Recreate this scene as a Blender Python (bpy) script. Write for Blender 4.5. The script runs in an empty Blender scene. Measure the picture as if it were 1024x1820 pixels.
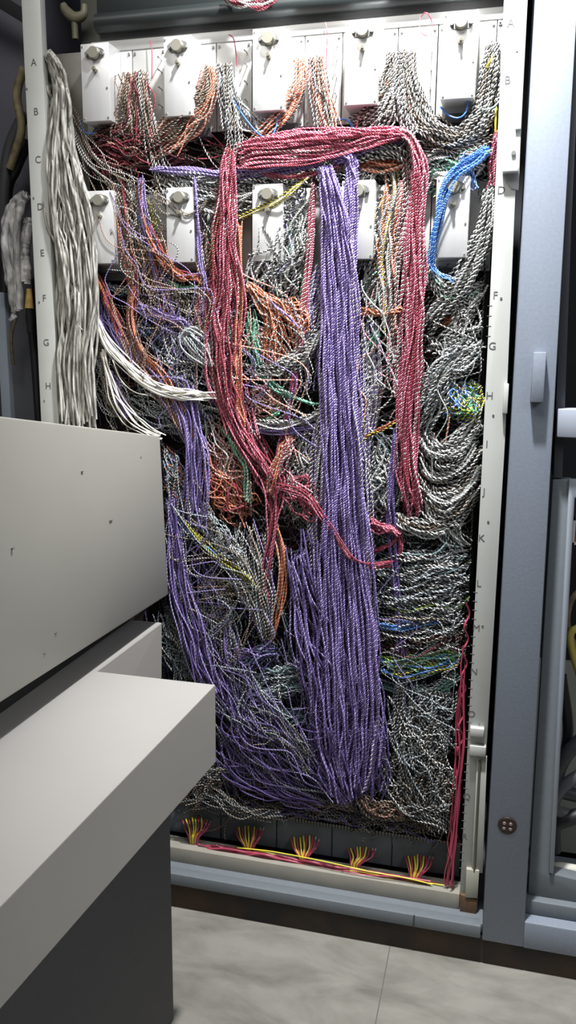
import bpy, bmesh, math, random
import numpy as np
from mathutils import Vector, Matrix
random.seed(7)
rng = np.random.default_rng(7)
SC = bpy.context.scene
COL = SC.collection

# ------------------------------------------------------------------ camera, light, exposure
F = 1469.57                       # focal length in pixels of the 1024x1820 frame
YAW, PITCH, ROLL = 0.246645, 0.191389, 0.010128
Z0 = 1.985                        # height of the letter A on the frame posts
CAM = np.array([1.02883, -1.76377, -0.61501 + Z0])
cam_d = bpy.data.cameras.new('camera'); cam = bpy.data.objects.new('camera', cam_d); COL.objects.link(cam)
_cy, _sy, _cp, _sp, _cr, _sr = (math.cos(YAW), math.sin(YAW), math.cos(PITCH), math.sin(PITCH), math.cos(ROLL), math.sin(ROLL))
RW = np.array([[_cy, -_sy, 0], [_sy, _cy, 0], [0, 0, 1]])
RP = np.array([[1, 0, 0], [0, _cp, -_sp], [0, _sp, _cp]])
RR = np.array([[_cr, -_sr, 0], [_sr, _cr, 0], [0, 0, 1]])
BB = np.array([[1, 0, 0], [0, 0, -1], [0, 1, 0.]])
M = RW @ BB.T @ RP.T @ RR.T       # camera axes (right, down, forward) -> world
right, down, fwd = M[:, 0], M[:, 1], M[:, 2]
cam.matrix_world = Matrix(((right[0], -down[0], -fwd[0], CAM[0]), (right[1], -down[1], -fwd[1], CAM[1]),
                           (right[2], -down[2], -fwd[2], CAM[2]), (0, 0, 0, 1)))
cam_d.sensor_fit = 'VERTICAL'; cam_d.sensor_height = 36.0; cam_d.lens = F / 1820 * 36
cam_d.clip_start = 0.02
SC.camera = cam
vs = SC.view_settings
vs.view_transform = 'Standard'; vs.look = 'None'; vs.gamma = 1; vs.use_curve_mapping = False; vs.exposure = 0.0
w = bpy.data.worlds.new('room_ambience'); SC.world = w; w.use_nodes = True
w.node_tree.nodes['Background'].inputs[0].default_value = (0.80, 0.86, 1.0, 1)
w.node_tree.nodes['Background'].inputs[1].default_value = 0.10

def area(name, loc, target, sx, sy, power, color):
    d = bpy.data.lights.new(name, 'AREA'); d.shape = 'RECTANGLE'; d.size = sx; d.size_y = sy; d.energy = power; d.color = color
    o = bpy.data.objects.new(name, d); COL.objects.link(o); o.location = loc
    o.rotation_euler = (Vector(target) - Vector(loc)).to_track_quat('-Z', 'Y').to_euler()
    return o
# the inspection lamp above the right half of the frame, and the two room lights
d = bpy.data.lights.new('bay_lamp', 'SPOT'); d.energy = 400; d.spot_size = math.radians(98); d.spot_blend = 1.0
d.shadow_soft_size = 0.045; d.color = (0.97, 0.98, 1.0)
o = bpy.data.objects.new('bay_lamp', d); COL.objects.link(o); o.location = (0.88, -0.46, 2.86)
o.rotation_euler = (Vector((0.98, 0.0, 1.76)) - Vector(o.location)).to_track_quat('-Z', 'Y').to_euler()
area('ceiling_light_front', (0.40, -1.12, 2.95), (0.4, -1.1, 0), 1.5, 0.7, 25, (1.0, 0.97, 0.93))
area('ceiling_light_right', (2.6, -1.7, 2.6), (0.6, -0.8, 0.7), 1.2, 0.8, 21, (0.86, 0.92, 1.0))

# ------------------------------------------------------------------ pixel helpers
def ray(px, py):
    return M @ np.array([(px - 512) / F, (py - 910) / F, 1.0])
def at(px, py, y):
    r = ray(px, py); t = (y - CAM[1]) / r[1]; return CAM + t * r
def atx(px, py, x):
    r = ray(px, py); t = (x - CAM[0]) / r[0]; return CAM + t * r
def at_many(P):                   # P: n x 3 of (px, py, y)
    v = np.stack([(P[:, 0] - 512) / F, (P[:, 1] - 910) / F, np.ones(len(P))], 1) @ M.T
    t = (P[:, 2] - CAM[1]) / v[:, 1]
    return CAM + v * t[:, None]

# ------------------------------------------------------------------ materials
MATS = {}
def mat(name, col, rough=0.5, metal=0.0, noise=0.0, nscale=30.0, bump=0.0, col2=None, spec=0.5, stretch=None, coat=0.0):
    if name in MATS: return MATS[name]
    m = bpy.data.materials.new(name); m.use_nodes = True; nt = m.node_tree; b = nt.nodes['Principled BSDF']
    b.inputs['Base Color'].default_value = (*col, 1); b.inputs['Roughness'].default_value = rough
    b.inputs['Metallic'].default_value = metal; b.inputs['Specular IOR Level'].default_value = spec
    b.inputs['Coat Weight'].default_value = coat
    if noise or bump or col2:
        tc = nt.nodes.new('ShaderNodeTexCoord'); mp = nt.nodes.new('ShaderNodeMapping'); n = nt.nodes.new('ShaderNodeTexNoise')
        nt.links.new(tc.outputs['Object'], mp.inputs[0]); nt.links.new(mp.outputs[0], n.inputs['Vector'])
        if stretch: mp.inputs['Scale'].default_value = stretch
        n.inputs['Scale'].default_value = nscale; n.inputs['Detail'].default_value = 5
        if noise or col2:
            cr = nt.nodes.new('ShaderNodeValToRGB')
            c2 = col2 if col2 else tuple(c * (1 - noise) for c in col)
            cr.color_ramp.elements[0].position = 0.35; cr.color_ramp.elements[1].position = 0.65
            cr.color_ramp.elements[0].color = (*c2, 1); cr.color_ramp.elements[1].color = (*col, 1)
            nt.links.new(n.outputs['Fac'], cr.inputs[0]); nt.links.new(cr.outputs[0], b.inputs['Base Color'])
        if bump:
            bp = nt.nodes.new('ShaderNodeBump'); bp.inputs['Strength'].default_value = bump; bp.inputs['Distance'].default_value = 0.002
            nt.links.new(n.outputs['Fac'], bp.inputs['Height']); nt.links.new(bp.outputs[0], b.inputs['Normal'])
    MATS[name] = m; return m
WC = dict(black=(.018, .018, .02), white=(.78, .77, .72), grey=(.36, .38, .38), pale=(.60, .65, .66), purple=(.185, .125, .37), lilac=(.42, .34, .60),
          violet=(.10, .072, .20), crimson=(.40, .055, .10), rose=(.68, .29, .37), maroon=(.20, .035, .04), orange=(.60, .14, .05), peach=(.74, .42, .30),
          green=(.05, .28, .15), mint=(.42, .66, .54), blue=(.03, .13, .48), sky=(.22, .45, .78), yellow=(.75, .66, .05), brown=(.13, .07, .045),
          tan=(.50, .40, .30), teal=(.10, .24, .26), magenta=(.50, .06, .26), navy=(.03, .045, .13), cream=(.84, .80, .70), slate=(.09, .11, .13))
def wm(c):
    return mat('insulation_' + c, WC[c], rough=0.34, spec=0.55)
PAL = dict(bw=('black', 'white'), gw=('grey', 'white'), bp=('black', 'pale'), sp=('slate', 'pale'), pp=('purple', 'lilac'), pw=('purple', 'white'), vp=('violet', 'purple'), vl=('violet', 'lilac'),
           rr=('crimson', 'rose'), rw=('crimson', 'white'), mr=('maroon', 'crimson'), mb=('maroon', 'black'), mt=('maroon', 'tan'), oo=('orange', 'peach'), ow=('orange', 'white'), ob=('orange', 'brown'),
           gg=('green', 'mint'), gn=('green', 'white'), bb=('blue', 'sky'), bl=('blue', 'white'), yb=('yellow', 'black'), yw=('yellow', 'white'), yu=('yellow', 'blue'), yg=('yellow', 'green'),
           bt=('brown', 'tan'), bc=('black', 'tan'), tg=('teal', 'grey'), bg=('black', 'grey'), mm=('magenta', 'rose'), nb=('navy', 'slate'), ny=('navy', 'yellow'), pl=('grey', 'pale'),
           W=('white', 'white'), C=('cream', 'cream'), Y=('yellow', 'yellow'), R=('crimson', 'crimson'), B=('blue', 'blue'), S=('slate', 'slate'), G=('mint', 'mint'), O=('orange', 'orange'), K=('black', 'black'))

paint = mat('light_grey_frame_paint', (.50, .51, .48), .42, noise=.06, nscale=9)
alu = mat('brushed_aluminium', (.80, .80, .79), .38, metal=.45, noise=.05, nscale=60, stretch=(1, 1, .06))
alu_panel = mat('dull_aluminium', (.62, .62, .60), .5, metal=.3, noise=.12, nscale=14)
steel = mat('steel_screw', (.45, .45, .44), .35, metal=.8)
bluegrey = mat('blue_grey_cabinet_paint', (.215, .245, .295), .48, noise=.08, nscale=160, bump=.08)
greypaint = mat('grey_cabinet_paint', (.15, .17, .185), .5, noise=.06, nscale=60)
darkgrey = mat('dark_grey_metal', (.045, .05, .052), .5, noise=.2, nscale=20)
cardgrey = mat('slate_grey_card', (.15, .18, .20), .6, noise=.15, nscale=25)
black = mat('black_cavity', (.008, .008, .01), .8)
pinmat = mat('dark_connector_block', (.035, .028, .022), .6, noise=.4, nscale=120)
deskmat = mat('pale_desk_laminate', (.37, .357, .335), .32, noise=.03, nscale=5)
fascia = mat('greige_desk_side', (.42, .40, .36), .45, noise=.04, nscale=4)
boxmat = mat('greige_console_paint', (.37, .36, .315), .5, noise=.04, nscale=5)
legmat = mat('dark_desk_panel', (.085, .083, .085), .7, noise=.06, nscale=60)
rust = mat('rusty_black_steel', (.055, .030, .016), .7, col2=(.016, .014, .012), nscale=9, bump=.3)
inkmat = mat('stencil_ink', (.10, .10, .10), .7)
brownblock = mat('brown_phenolic', (.13, .075, .035), .6, noise=.3, nscale=80)
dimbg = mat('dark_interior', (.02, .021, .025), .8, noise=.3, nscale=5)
fibre = mat('grey_braided_sleeve', (.60, .585, .53), .7, col2=(.12, .115, .10), nscale=190, stretch=(1, 1, .14), bump=.6)
fibre2 = mat('pale_braided_sleeve', (.62, .61, .60), .6, col2=(.20, .20, .20), nscale=80, stretch=(1, 1, .35))
tanfib = mat('aged_yellowed_cloth', (.22, .18, .10), .7, noise=.5, nscale=60)

# ------------------------------------------------------------------ object helpers
def link(o, parent=None):
    COL.objects.link(o)
    if parent is not None: o.parent = parent
    return o
def tag(o, label, cat, group=None, kind=None):
    o['label'] = label; o['category'] = cat
    if group: o['group'] = group
    if kind: o['kind'] = kind
    return o
def thing(name, label, cat, loc=(0, 0, 0), group=None):
    return tag(link(at_empty(name, loc)), label, cat, group)
def at_empty(name, loc):
    o = bpy.data.objects.new(name, None); o.location = loc; o.empty_display_size = .02; return o
class MB:                         # collects simple shapes and links them as one mesh object
    def __init__(s): s.bm = bmesh.new()
    def box(s, x0, x1, y0, y1, z0, z1, bev=0.0):
        r = bmesh.ops.create_cube(s.bm, size=1.0)
        vs_ = r['verts']
        for v in vs_:
            v.co = Vector(((x0 + x1) / 2 + v.co.x * (x1 - x0), (y0 + y1) / 2 + v.co.y * (y1 - y0), (z0 + z1) / 2 + v.co.z * (z1 - z0)))
        if bev:
            es = list({e for v in vs_ for e in v.link_edges})
            bmesh.ops.bevel(s.bm, geom=es, offset=bev, segments=2, affect='EDGES', profile=.5)
        return s
    def prism(s, front, depth, bev=0.0):      # front: world points (CCW or CW), depth: vector
        a = [s.bm.verts.new(Vector(p)) for p in front]; dv = Vector(depth)
        b = [s.bm.verts.new(Vector(p) + dv) for p in front]
        n = len(a); fs = [s.bm.faces.new(a), s.bm.faces.new(b[::-1])]
        for i in range(n): fs.append(s.bm.faces.new((a[i], b[i], b[(i + 1) % n], a[(i + 1) % n])))
        bmesh.ops.recalc_face_normals(s.bm, faces=fs)
        if bev:
            bmesh.ops.bevel(s.bm, geom=list({e for f in fs for e in f.edges}), offset=bev, segments=2, affect='EDGES', profile=.5)
        return s
    def cyl(s, p, q, r, r2=None, seg=20, bev=0):
        p, q = Vector(p), Vector(q); dv = q - p
        m = Matrix.Translation((p + q) / 2) @ dv.to_track_quat('Z', 'Y').to_matrix().to_4x4()
        bmesh.ops.create_cone(s.bm, cap_ends=True, segments=seg, radius1=r, radius2=r if r2 is None else r2, depth=dv.length, matrix=m)
        return s
    def tube(s, pts, r, seg=8):
        pts = catmull(np.array(pts, float), max(8, 6 * len(pts)))
        rad = np.full(len(pts), r) if np.isscalar(r) else np.interp(np.linspace(0, 1, len(pts)), np.linspace(0, 1, len(r)), r)
        V, Fc = tube_arrays(pts, rad, seg)
        vs_ = [s.bm.verts.new(Vector(v)) for v in V]
        for f in Fc: s.bm.faces.new([vs_[i] for i in f])
        s.bm.faces.new(vs_[:seg][::-1]); s.bm.faces.new(vs_[-seg:])
        return s
    def ball(s, c, r, sc=(1, 1, 1)):
        m = Matrix.Translation(Vector(c)) @ Matrix.Diagonal((*[r * k for k in sc], 1))
        bmesh.ops.create_uvsphere(s.bm, u_segments=16, v_segments=10, radius=1, matrix=m); return s
    def build(s, name, m, parent=None, smooth=True):
        me = bpy.data.meshes.new(name); s.bm.to_mesh(me); s.bm.free()
        me.materials.append(m)
        if smooth:
            me.polygons.foreach_set('use_smooth', [True] * len(me.polygons))
            me.set_sharp_from_angle(angle=math.radians(38))
        return link(bpy.data.objects.new(name, me), parent)

def catmull(P, n):
    m = len(P)
    if m == 2: return P[0] + (P[1] - P[0]) * np.linspace(0, 1, n)[:, None]
    Q = np.vstack([2 * P[0] - P[1], P, 2 * P[-1] - P[-2]])
    t = np.linspace(0, m - 1 - 1e-9, n); i = t.astype(int); f = (t - i)[:, None]
    a, b, c, e = Q[i], Q[i + 1], Q[i + 2], Q[i + 3]
    return .5 * (2 * b + (c - a) * f + (2 * a - 5 * b + 4 * c - e) * f ** 2 + (3 * b - a - 3 * c + e) * f ** 3)
def frames(P):
    T = np.gradient(P, axis=0); T /= np.linalg.norm(T, axis=1)[:, None] + 1e-12
    N = np.cross(T, np.array([.11, 1, .07])); N /= np.linalg.norm(N, axis=1)[:, None] + 1e-12
    return T, N, np.cross(T, N)
_qc = {}
def quads(n, seg):
    k = (n, seg)
    if k not in _qc:
        i = np.arange(n - 1)[:, None] * seg; j = np.arange(seg)[None]; j2 = (j + 1) % seg
        _qc[k] = np.stack([i + j, i + j2, i + seg + j2, i + seg + j], -1).reshape(-1, 4)
    return _qc[k]
def tube_arrays(P, r, seg):
    T, N, Bn = frames(P); a = np.arange(seg) * 2 * math.pi / seg
    V = P[:, None] + r[:, None, None] * (np.cos(a)[None, :, None] * N[:, None] + np.sin(a)[None, :, None] * Bn[:, None])
    return V.reshape(-1, 3), quads(len(P), seg)
def wire_arrays(P, rad, period, sides=4, per=7, twist=True):
    L = np.r_[0, np.cumsum(np.linalg.norm(np.diff(P, axis=0), axis=1))]
    step = period / per if twist else .006
    n = max(4, int(L[-1] / step)); s = np.linspace(0, L[-1], n)
    Q = np.stack([np.interp(s, L, P[:, k]) for k in range(3)], 1)
    if not twist:
        V, Fc = tube_arrays(Q, np.full(n, rad), 6); return V, Fc, np.zeros(len(Fc), np.int32)
    T, N, Bn = frames(Q); ph = s / period * 2 * math.pi + rng.uniform(0, 6.28)
    a = np.arange(sides) * 2 * math.pi / sides
    Vs = []; Fs = []; Ms = []; off = 0
    for k in (0, 1):
        c = Q + rad * .52 * (np.cos(ph + k * math.pi)[:, None] * N + np.sin(ph + k * math.pi)[:, None] * Bn)
        V = c[:, None] + rad * .56 * (np.cos(a)[None, :, None] * N[:, None] + np.sin(a)[None, :, None] * Bn[:, None])
        Vs.append(V.reshape(-1, 3)); q = quads(n, sides); Fs.append(q + off); Ms.append(np.full(len(q), k, np.int32)); off += n * sides
    return np.concatenate(Vs), np.concatenate(Fs), np.concatenate(Ms)
def mesh_np(name, V, Fc, Mi, mats):
    me = bpy.data.meshes.new(name)
    me.vertices.add(len(V)); me.vertices.foreach_set('co', V.astype(np.float32).ravel())
    me.loops.add(len(Fc) * 4); me.loops.foreach_set('vertex_index', Fc.astype(np.int32).ravel())
    me.polygons.add(len(Fc)); me.polygons.foreach_set('loop_start', np.arange(0, len(Fc) * 4, 4, dtype=np.int32))
    me.polygons.foreach_set('material_index', Mi.astype(np.int32)); me.polygons.foreach_set('use_smooth', np.ones(len(Fc), bool))
    for m in mats: me.materials.append(m)
    me.update(); return me
def merged(name, items, parent=None):         # items: list of (P, rad, period, pal, twist)
    Vs, Fs, Ms, off = [], [], [], 0; mats = []; idx = {}
    for P, rad, per, pal, tw in items:
        V, Fc, Mi = wire_arrays(P, rad, per, 3, 5, tw)
        mm = []
        for c in PAL[pal]:
            if c not in idx: idx[c] = len(mats); mats.append(wm(c))
            mm.append(idx[c])
        Vs.append(V); Fs.append(Fc + off); Ms.append(np.array(mm)[Mi]); off += len(V)
    return link(bpy.data.objects.new(name, mesh_np(name, np.concatenate(Vs), np.concatenate(Fs), np.concatenate(Ms), mats)), parent)
def parse(pal):
    out = []
    for t in pal.split():
        k = t.rstrip('0123456789'); out.append((k, int(t[len(k):] or 1)))
    return [k for k, _ in out], np.array([v for _, v in out], float) / sum(v for _, v in out)
def smooth_noise(n, knots):
    k = rng.normal(size=knots + 3)
    return np.interp(np.linspace(0, knots, n), np.arange(knots + 3), k) if knots < 2 else catmull(np.stack([np.arange(len(k)), k], 1), n)[:, 1]
def wires(ctrl, n, pal, rad=.0022, period=None, wander=.25, depth=.012, trim=(.05, .05), length=None, jit=1.5, twist=True, sag=0, sort=False, curl=0):
    """ctrl: rows (px, py, halfwidth_px, y). Returns world paths of n wires that run along the bundle."""
    ctrl = np.array(ctrl, float); C = catmull(ctrl, 60)
    D = np.gradient(C[:, :2], axis=0); D /= np.linalg.norm(D, axis=1)[:, None] + 1e-9
    Nn = np.stack([-D[:, 1], D[:, 0]], 1)
    keys, wt = parse(pal); res = []
    tlen = np.linalg.norm(np.diff(C[:, :2], axis=0), axis=1).sum()
    for i in range(n):
        u0 = (i + .5) / n * 2 - 1 + rng.normal() * .08
        if length:
            f = min(1, length * rng.uniform(.6, 1.4)); t0 = rng.uniform(-.05, 1.05 - f); t1 = t0 + f
        else:
            t0 = rng.uniform(0, trim[0]); t1 = 1 - rng.uniform(0, trim[1])
        t0, t1 = max(0, t0), min(1, t1)
        m = 48; t = np.linspace(t0, t1, m) * 59
        c = np.stack([np.interp(t, np.arange(60), C[:, k]) for k in range(4)], 1)
        nn = np.stack([np.interp(t, np.arange(60), Nn[:, k]) for k in range(2)], 1)
        kn = max(2, int(tlen * (t1 - t0) / 90))
        u = np.clip(u0 + wander * smooth_noise(m, kn), -1.35, 1.35)
        xy = c[:, :2] + nn * (u * c[:, 2])[:, None]
        xy += jit * np.stack([smooth_noise(m, kn * 2), smooth_noise(m, kn * 2)], 1)
        if sag: xy[:, 1] += sag * rng.uniform(.5, 1.3) * 4 * np.linspace(0, 1, m) * (1 - np.linspace(0, 1, m))
        if curl:
            a = np.linspace(0, rng.uniform(2, 7), m) + rng.uniform(0, 6); rr = curl * rng.uniform(.3, 1.2)
            xy += rr * np.stack([np.cos(a), np.sin(a)], 1)
        yy = c[:, 3] + depth * (rng.uniform(-.5, .5) * 1.2 + .28 * smooth_noise(m, kn))
        yy = np.minimum(yy, .088)
        P = at_many(np.c_[xy, yy])
        k = keys[rng.choice(len(keys), p=wt)]
        res.append((P, rad * rng.uniform(.92, 1.08), period or rad * 4.6, k, twist))
    return res
def bundle(label, ctrl, n, pal, name='wire_bundle', cat='wire bundle', group=None, wname='twisted_pair', maxp=100, **kw):
    it = wires(ctrl, n, pal, **kw)
    base = it[0][0][0]
    root = thing(name, label, cat, tuple(base), group)
    inv = Vector(base)
    b = np.array(base)
    for P, rad, per, k, tw in it[:maxp]:
        V, Fc, Mi = wire_arrays(P - b, rad, per, 4 if rad > .0017 else 3, 7 if rad > .0017 else 6, tw)
        cs = PAL[k]
        me = mesh_np(wname, V, Fc, Mi, [wm(cs[0]), wm(cs[1])] if tw else [wm(cs[0])])
        link(bpy.data.objects.new(wname, me), root)
    if it[maxp:]:
        o = merged(wname, [(P - b, r_, p_, k_, t_) for P, r_, p_, k_, t_ in it[maxp:]], root); o['kind'] = 'stuff'
    return root
def single(label, pts, pal, rad=.0016, name='jumper_wire', cat='wire', twist=False, group=None):
    P = at_many(catmull(np.array(pts, float), 60)); b = P[0].copy()
    V, Fc, Mi = wire_arrays(P - b, rad, rad * 4.6, 5, 8, twist); cs = PAL[pal]
    o = link(bpy.data.objects.new(name, mesh_np(name, V, Fc, Mi, [wm(cs[0]), wm(cs[1])] if twist else [wm(cs[0])])))
    o.location = tuple(b); return tag(o, label, cat, group)
def text(ch, x, z, size, y, m, parent, name='letter'):
    c = bpy.data.curves.new(name, 'FONT'); c.body = ch; c.size = size; c.align_x = 'CENTER'; c.align_y = 'CENTER'; c.extrude = .0002
    t = bpy.data.objects.new(name, c); COL.objects.link(t)
    bpy.context.view_layer.update()
    me = bpy.data.meshes.new_from_object(t.evaluated_get(bpy.context.evaluated_depsgraph_get()))
    bpy.data.objects.remove(t); me.materials.clear(); me.materials.append(m)
    o = link(bpy.data.objects.new(name, me), parent); o.location = (x, y, z); o.rotation_euler = (math.pi / 2, 0, 0); return o
def struct(o): o['kind'] = 'structure'; return o
def Z(z): return z + Z0

# ------------------------------------------------------------------ the room
fl = bpy.data.materials.new('marbled_floor_tile'); fl.use_nodes = True; nt = fl.node_tree; b = nt.nodes['Principled BSDF']
tc = nt.nodes.new('ShaderNodeTexCoord'); mp = nt.nodes.new('ShaderNodeMapping'); mp.inputs['Rotation'].default_value = (0, 0, .35)
n1 = nt.nodes.new('ShaderNodeTexNoise'); n1.inputs['Scale'].default_value = 5; n1.inputs['Detail'].default_value = 9; n1.inputs['Roughness'].default_value = .62; n1.inputs['Distortion'].default_value = .35
mp.inputs['Scale'].default_value = (1, 2.2, 1)
cr = nt.nodes.new('ShaderNodeValToRGB'); cr.color_ramp.elements[0].position = .32; cr.color_ramp.elements[0].color = (.16, .152, .13, 1)
cr.color_ramp.elements[1].position = .62; cr.color_ramp.elements[1].color = (.28, .268, .235, 1)
nt.links.new(tc.outputs['Object'], mp.inputs[0]); nt.links.new(mp.outputs[0], n1.inputs['Vector']); nt.links.new(n1.outputs['Fac'], cr.inputs[0])
nt.links.new(cr.outputs[0], b.inputs['Base Color']); b.inputs['Roughness'].default_value = .35
o = MB().box(-3, 4, -4, 3, -.1, 0).build('floor', fl, smooth=False); struct(o)
grout = mat('dark_floor_joint', (.12, .115, .10), .8)
g1 = at(700, 1690, -.05)
mb = MB(); xs = g1[0] - .01
for k in range(-3, 4): mb.box(xs + k * .6 - .0012, xs + k * .6 + .0012, -4, 3, -.001, .0006)
for k in range(-3, 4): mb.box(-3, 4, -1.05 + k * .6, -1.048 + k * .6, -.001, .0006)
struct(mb.build('trim_1', grout, smooth=False))
wallm = mat('dim_room_wall', (.10, .10, .11), .8, noise=.1, nscale=3)
struct(MB().box(-3, 4, 2.95, 3.05, 0, 3).build('wall_back', wallm, smooth=False))
struct(MB().box(-3.05, -2.95, -4, 3, 0, 3).build('wall_left', wallm, smooth=False))
struct(MB().box(3.95, 4.05, -4, 3, 0, 3).build('wall_right', wallm, smooth=False))
struct(MB().box(-3, 4, -4.05, -3.95, 0, 3).build('wall_front', wallm, smooth=False))
struct(MB().box(-3, 4, -4, 3, 3, 3.1).build('ceiling', mat('ceiling_paint', (.55, .55, .55), .8), smooth=False))

# ------------------------------------------------------------------ outer housing of the cabinet
hs = thing('cabinet_housing', 'blue grey steel cabinet housing with tall column right of the open wiring bay', 'cabinet housing', (1.09, 0, 0))
def q(px, py, y): return tuple(at(px, py, y))
HS = (0, 0, 0)
def hb(mb, name, m, smooth=True):
    o = mb.build(name, m, hs, smooth); o.location = (-1.09, 0, 0); return o
yC = -.05
ct, cb = at(950, 0, yC), at(857, 1652, yC); dt, db = at(1022, 0, yC), at(936, 1600, yC)
kx = (ct[0] + cb[0]) / 2
hb(MB().prism([(1.050, yC, 2.5), (1.060, yC, .066), (1.1505, yC, .066), (1.120, yC, 2.5)], (0, .30, 0), bev=.004), 'column', bluegrey)
hb(MB().box(-.9, 1.06, yC + .01, .5, .078, .0995, .002).box(-.9, 1.0565, yC, yC + .03, .069, .1, .003), 'sill', greypaint)
hb(MB().box(.905, .908, yC - .0015, yC + .002, .070, .1), 'sill_joint', darkgrey)
hb(MB().prism([(1.149, yC + .0008, .064), (1.149, yC + .0008, .13), (1.8, yC + .0008, .13), (1.8, yC + .0008, .064)], (0, .28, 0), bev=.004), 'lower_member', bluegrey)
hb(MB().box(1.14, 1.8, yC + .03, yC + .2, .13, .165, .004), 'step_ledge', greypaint)
hb(MB().box(-.9, 1.8, yC + .012, .6, .0, .070), 'plinth', rust, False)
# raised block handle
p0, p1 = at(942, 715, yC - .022), at(970, 626, yC - .022)
hb(MB().box(p0[0] + .001, p1[0] + .002, yC - .022, yC + .002, p0[2], p1[2], .002), 'pull_block', bluegrey)
# four hole plug
c = at(902, 1467, yC)
hb(MB().cyl((c[0], yC + .002, c[2]), (c[0], yC - .004, c[2]), .021, .019, 28), 'grommet', mat('dark_brown_plastic', (.022, .012, .010), .45))
g = MB()
for a in range(4):
    an = math.pi / 4 + a * math.pi / 2
    g.cyl((c[0] + .0095 * math.cos(an), yC - .0035, c[2] + .0085 * math.sin(an)), (c[0] + .0095 * math.cos(an), yC - .0056, c[2] + .0085 * math.sin(an)), .0042, .003, 12)
hb(g, 'grommet_pin', mat('pinkish_grey_contact', (.22, .16, .15), .4))
# left housing column and its dark interior
hb(MB().box(-.62, -.105, yC + .27, .55, .05, 2.5, .004), 'left_column', mat('dusk_grey_paint', (.075, .075, .095), .6))
hb(MB().box(-.9, 1.8, .62, .64, .05, 2.6), 'rear_panel', dimbg, False)
hb(MB().box(-.9, 1.8, yC + .03, .62, 2.42, 2.44), 'roof_panel', dimbg, False)
hb(MB().box(1.09, 1.10, .24, .62, .05, 2.42), 'partition', dimbg, False)

# ------------------------------------------------------------------ swinging wiring frame
fr = thing('wiring_frame', 'pale grey steel wiring frame with stencilled letters down both posts, full of twisted wires', 'wiring frame', (0, 0, .1))
def fb(mb, name, m, parent=None, smooth=True):
    o = mb.build(name, m, parent or fr, smooth)
    o.location = (0, 0, -.1) if parent is None else (0, 0, 0); return o
lp = fb(MB().prism([(-.0225, 0, 2.4), (-.0225, 0, .10), (.0225, 0, .10), (.0225, 0, 2.4)], (0, .022, 0), bev=.0015), 'post', paint)
lp['label'] = 'left post with letters A to H'
def edge(py, px, y=0): return float(at(px, py, y)[0])
rp = fb(MB().prism([(edge(0, 896), 0, 2.4), (edge(0, 896), 0, Z(.03)), (edge(800, 858), 0, Z(-.8)), (edge(1600, 817), 0, .10),
                    (edge(1616, 848), 0, .10), (edge(800, 897), 0, Z(-.8)), (edge(340, 916), 0, Z(-.28)), (edge(335, 921), 0, Z(-.268)), (edge(0, 938), 0, Z(.05)), (edge(0, 938), 0, 2.4)],
                   (0, .024, 0), bev=.0012), 'post', paint)
rp['label'] = 'right post with letters A to R and tick marks'
LX = {0: (60, 112), 1: (62, 200), 2: (66, 283), 3: (70, 368), 4: (75, 450), 5: (78, 530), 6: (82, 608), 7: (87, 688)}
for k in range(18):
    ch = chr(65 + k)
    if k in LX: text(ch, 0.001, Z(-.1 * k), .021, -.0004, inkmat, lp)
    if k not in (2, 4, 15): text(ch, edge(42 + 85.2 * k, 908 - 4.85 * k), Z(-.1 * k), .021, -.0004, inkmat, rp)
tk = []
for k in range(45, 184):
    if k % 2 == 0 and (k > 110 or 48 < k < 62) and k % 10 not in (0,):
        zz = -.01 * k; x0 = edge(0, 0) * 0 + .991 + .00004 * k
        o = MB().box(x0 + .003, x0 + .012, -.0004, .001, Z(zz) - .0006, Z(zz) + .0006).build('tick_mark', inkmat, rp, False)
for px, py in ((48, 158), (60, 352), (70, 537), (79, 712)):
    p = at(px, py, 0); MB().cyl((p[0], .001, p[2]), (p[0], -.0012, p[2]), .0022, seg=10).build('screw', steel, lp)
for px, py in ((919, 90), (891, 530), (877, 738), (868, 927), (858, 1112), (852, 1286)):
    p = at(px, py, 0); MB().cyl((p[0], .001, p[2]), (p[0], -.0012, p[2]), .0024, seg=10).build('screw', steel, rp)
# hinge pocket and catches on the right post
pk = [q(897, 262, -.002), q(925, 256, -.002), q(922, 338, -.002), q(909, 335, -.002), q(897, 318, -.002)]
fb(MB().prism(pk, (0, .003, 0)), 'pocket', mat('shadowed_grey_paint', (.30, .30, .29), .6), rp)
a, b_ = at(893, 306, -.016), at(922, 292, -.016)
fb(MB().box(a[0], b_[0], -.018, .0, a[2], b_[2], .0015), 'hinge_lug', paint, rp)
a, b_ = at(913, 272, -.003), at(905, 268, -.003)
fb(MB().cyl((a[0], -.001, a[2]), (a[0], -.006, a[2]), .004, seg=12), 'bolt', steel, rp)
cv = [(edge(0, 925, -.006), -.006, 2.4), (edge(0, 925, -.006), -.006, Z(0)), (edge(250, 915, -.006), -.006, Z(-.19)), (edge(252, 925, -.006), -.006, Z(-.19)), (edge(0, 938, -.006), -.006, Z(0)), (edge(0, 938, -.006), -.006, 2.4)]
fb(MB().prism(cv, (0, .006, 0), bev=.001), 'edge_cover', paint, rp)
for (x0, y0, x1, y1) in ((893, 735, 905, 682), (835, 1308, 861, 1296), (834, 1342, 864, 1328)):
    a, b_ = at(x0, y0, -.012), at(x1, y1, -.012)
    fb(MB().box(a[0], b_[0], -.014, .002, a[2], b_[2], .0015), 'catch', paint, rp)
a, b_ = at(840, 1552, -.006), at(862, 1345, -.006)
fb(MB().prism([q(838, 1552, -.006), q(858, 1552, -.006), q(866, 1345, -.006), q(848, 1345, -.006)], (0, .006, 0), bev=.001), 'rod_channel', paint, rp)
fb(MB().cyl(q(843, 1548, -.008), q(853, 1352, -.008), .0028, seg=10), 'latch_rod', mat('dull_olive_steel', (.16, .155, .11), .5, metal=.4), rp)
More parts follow.
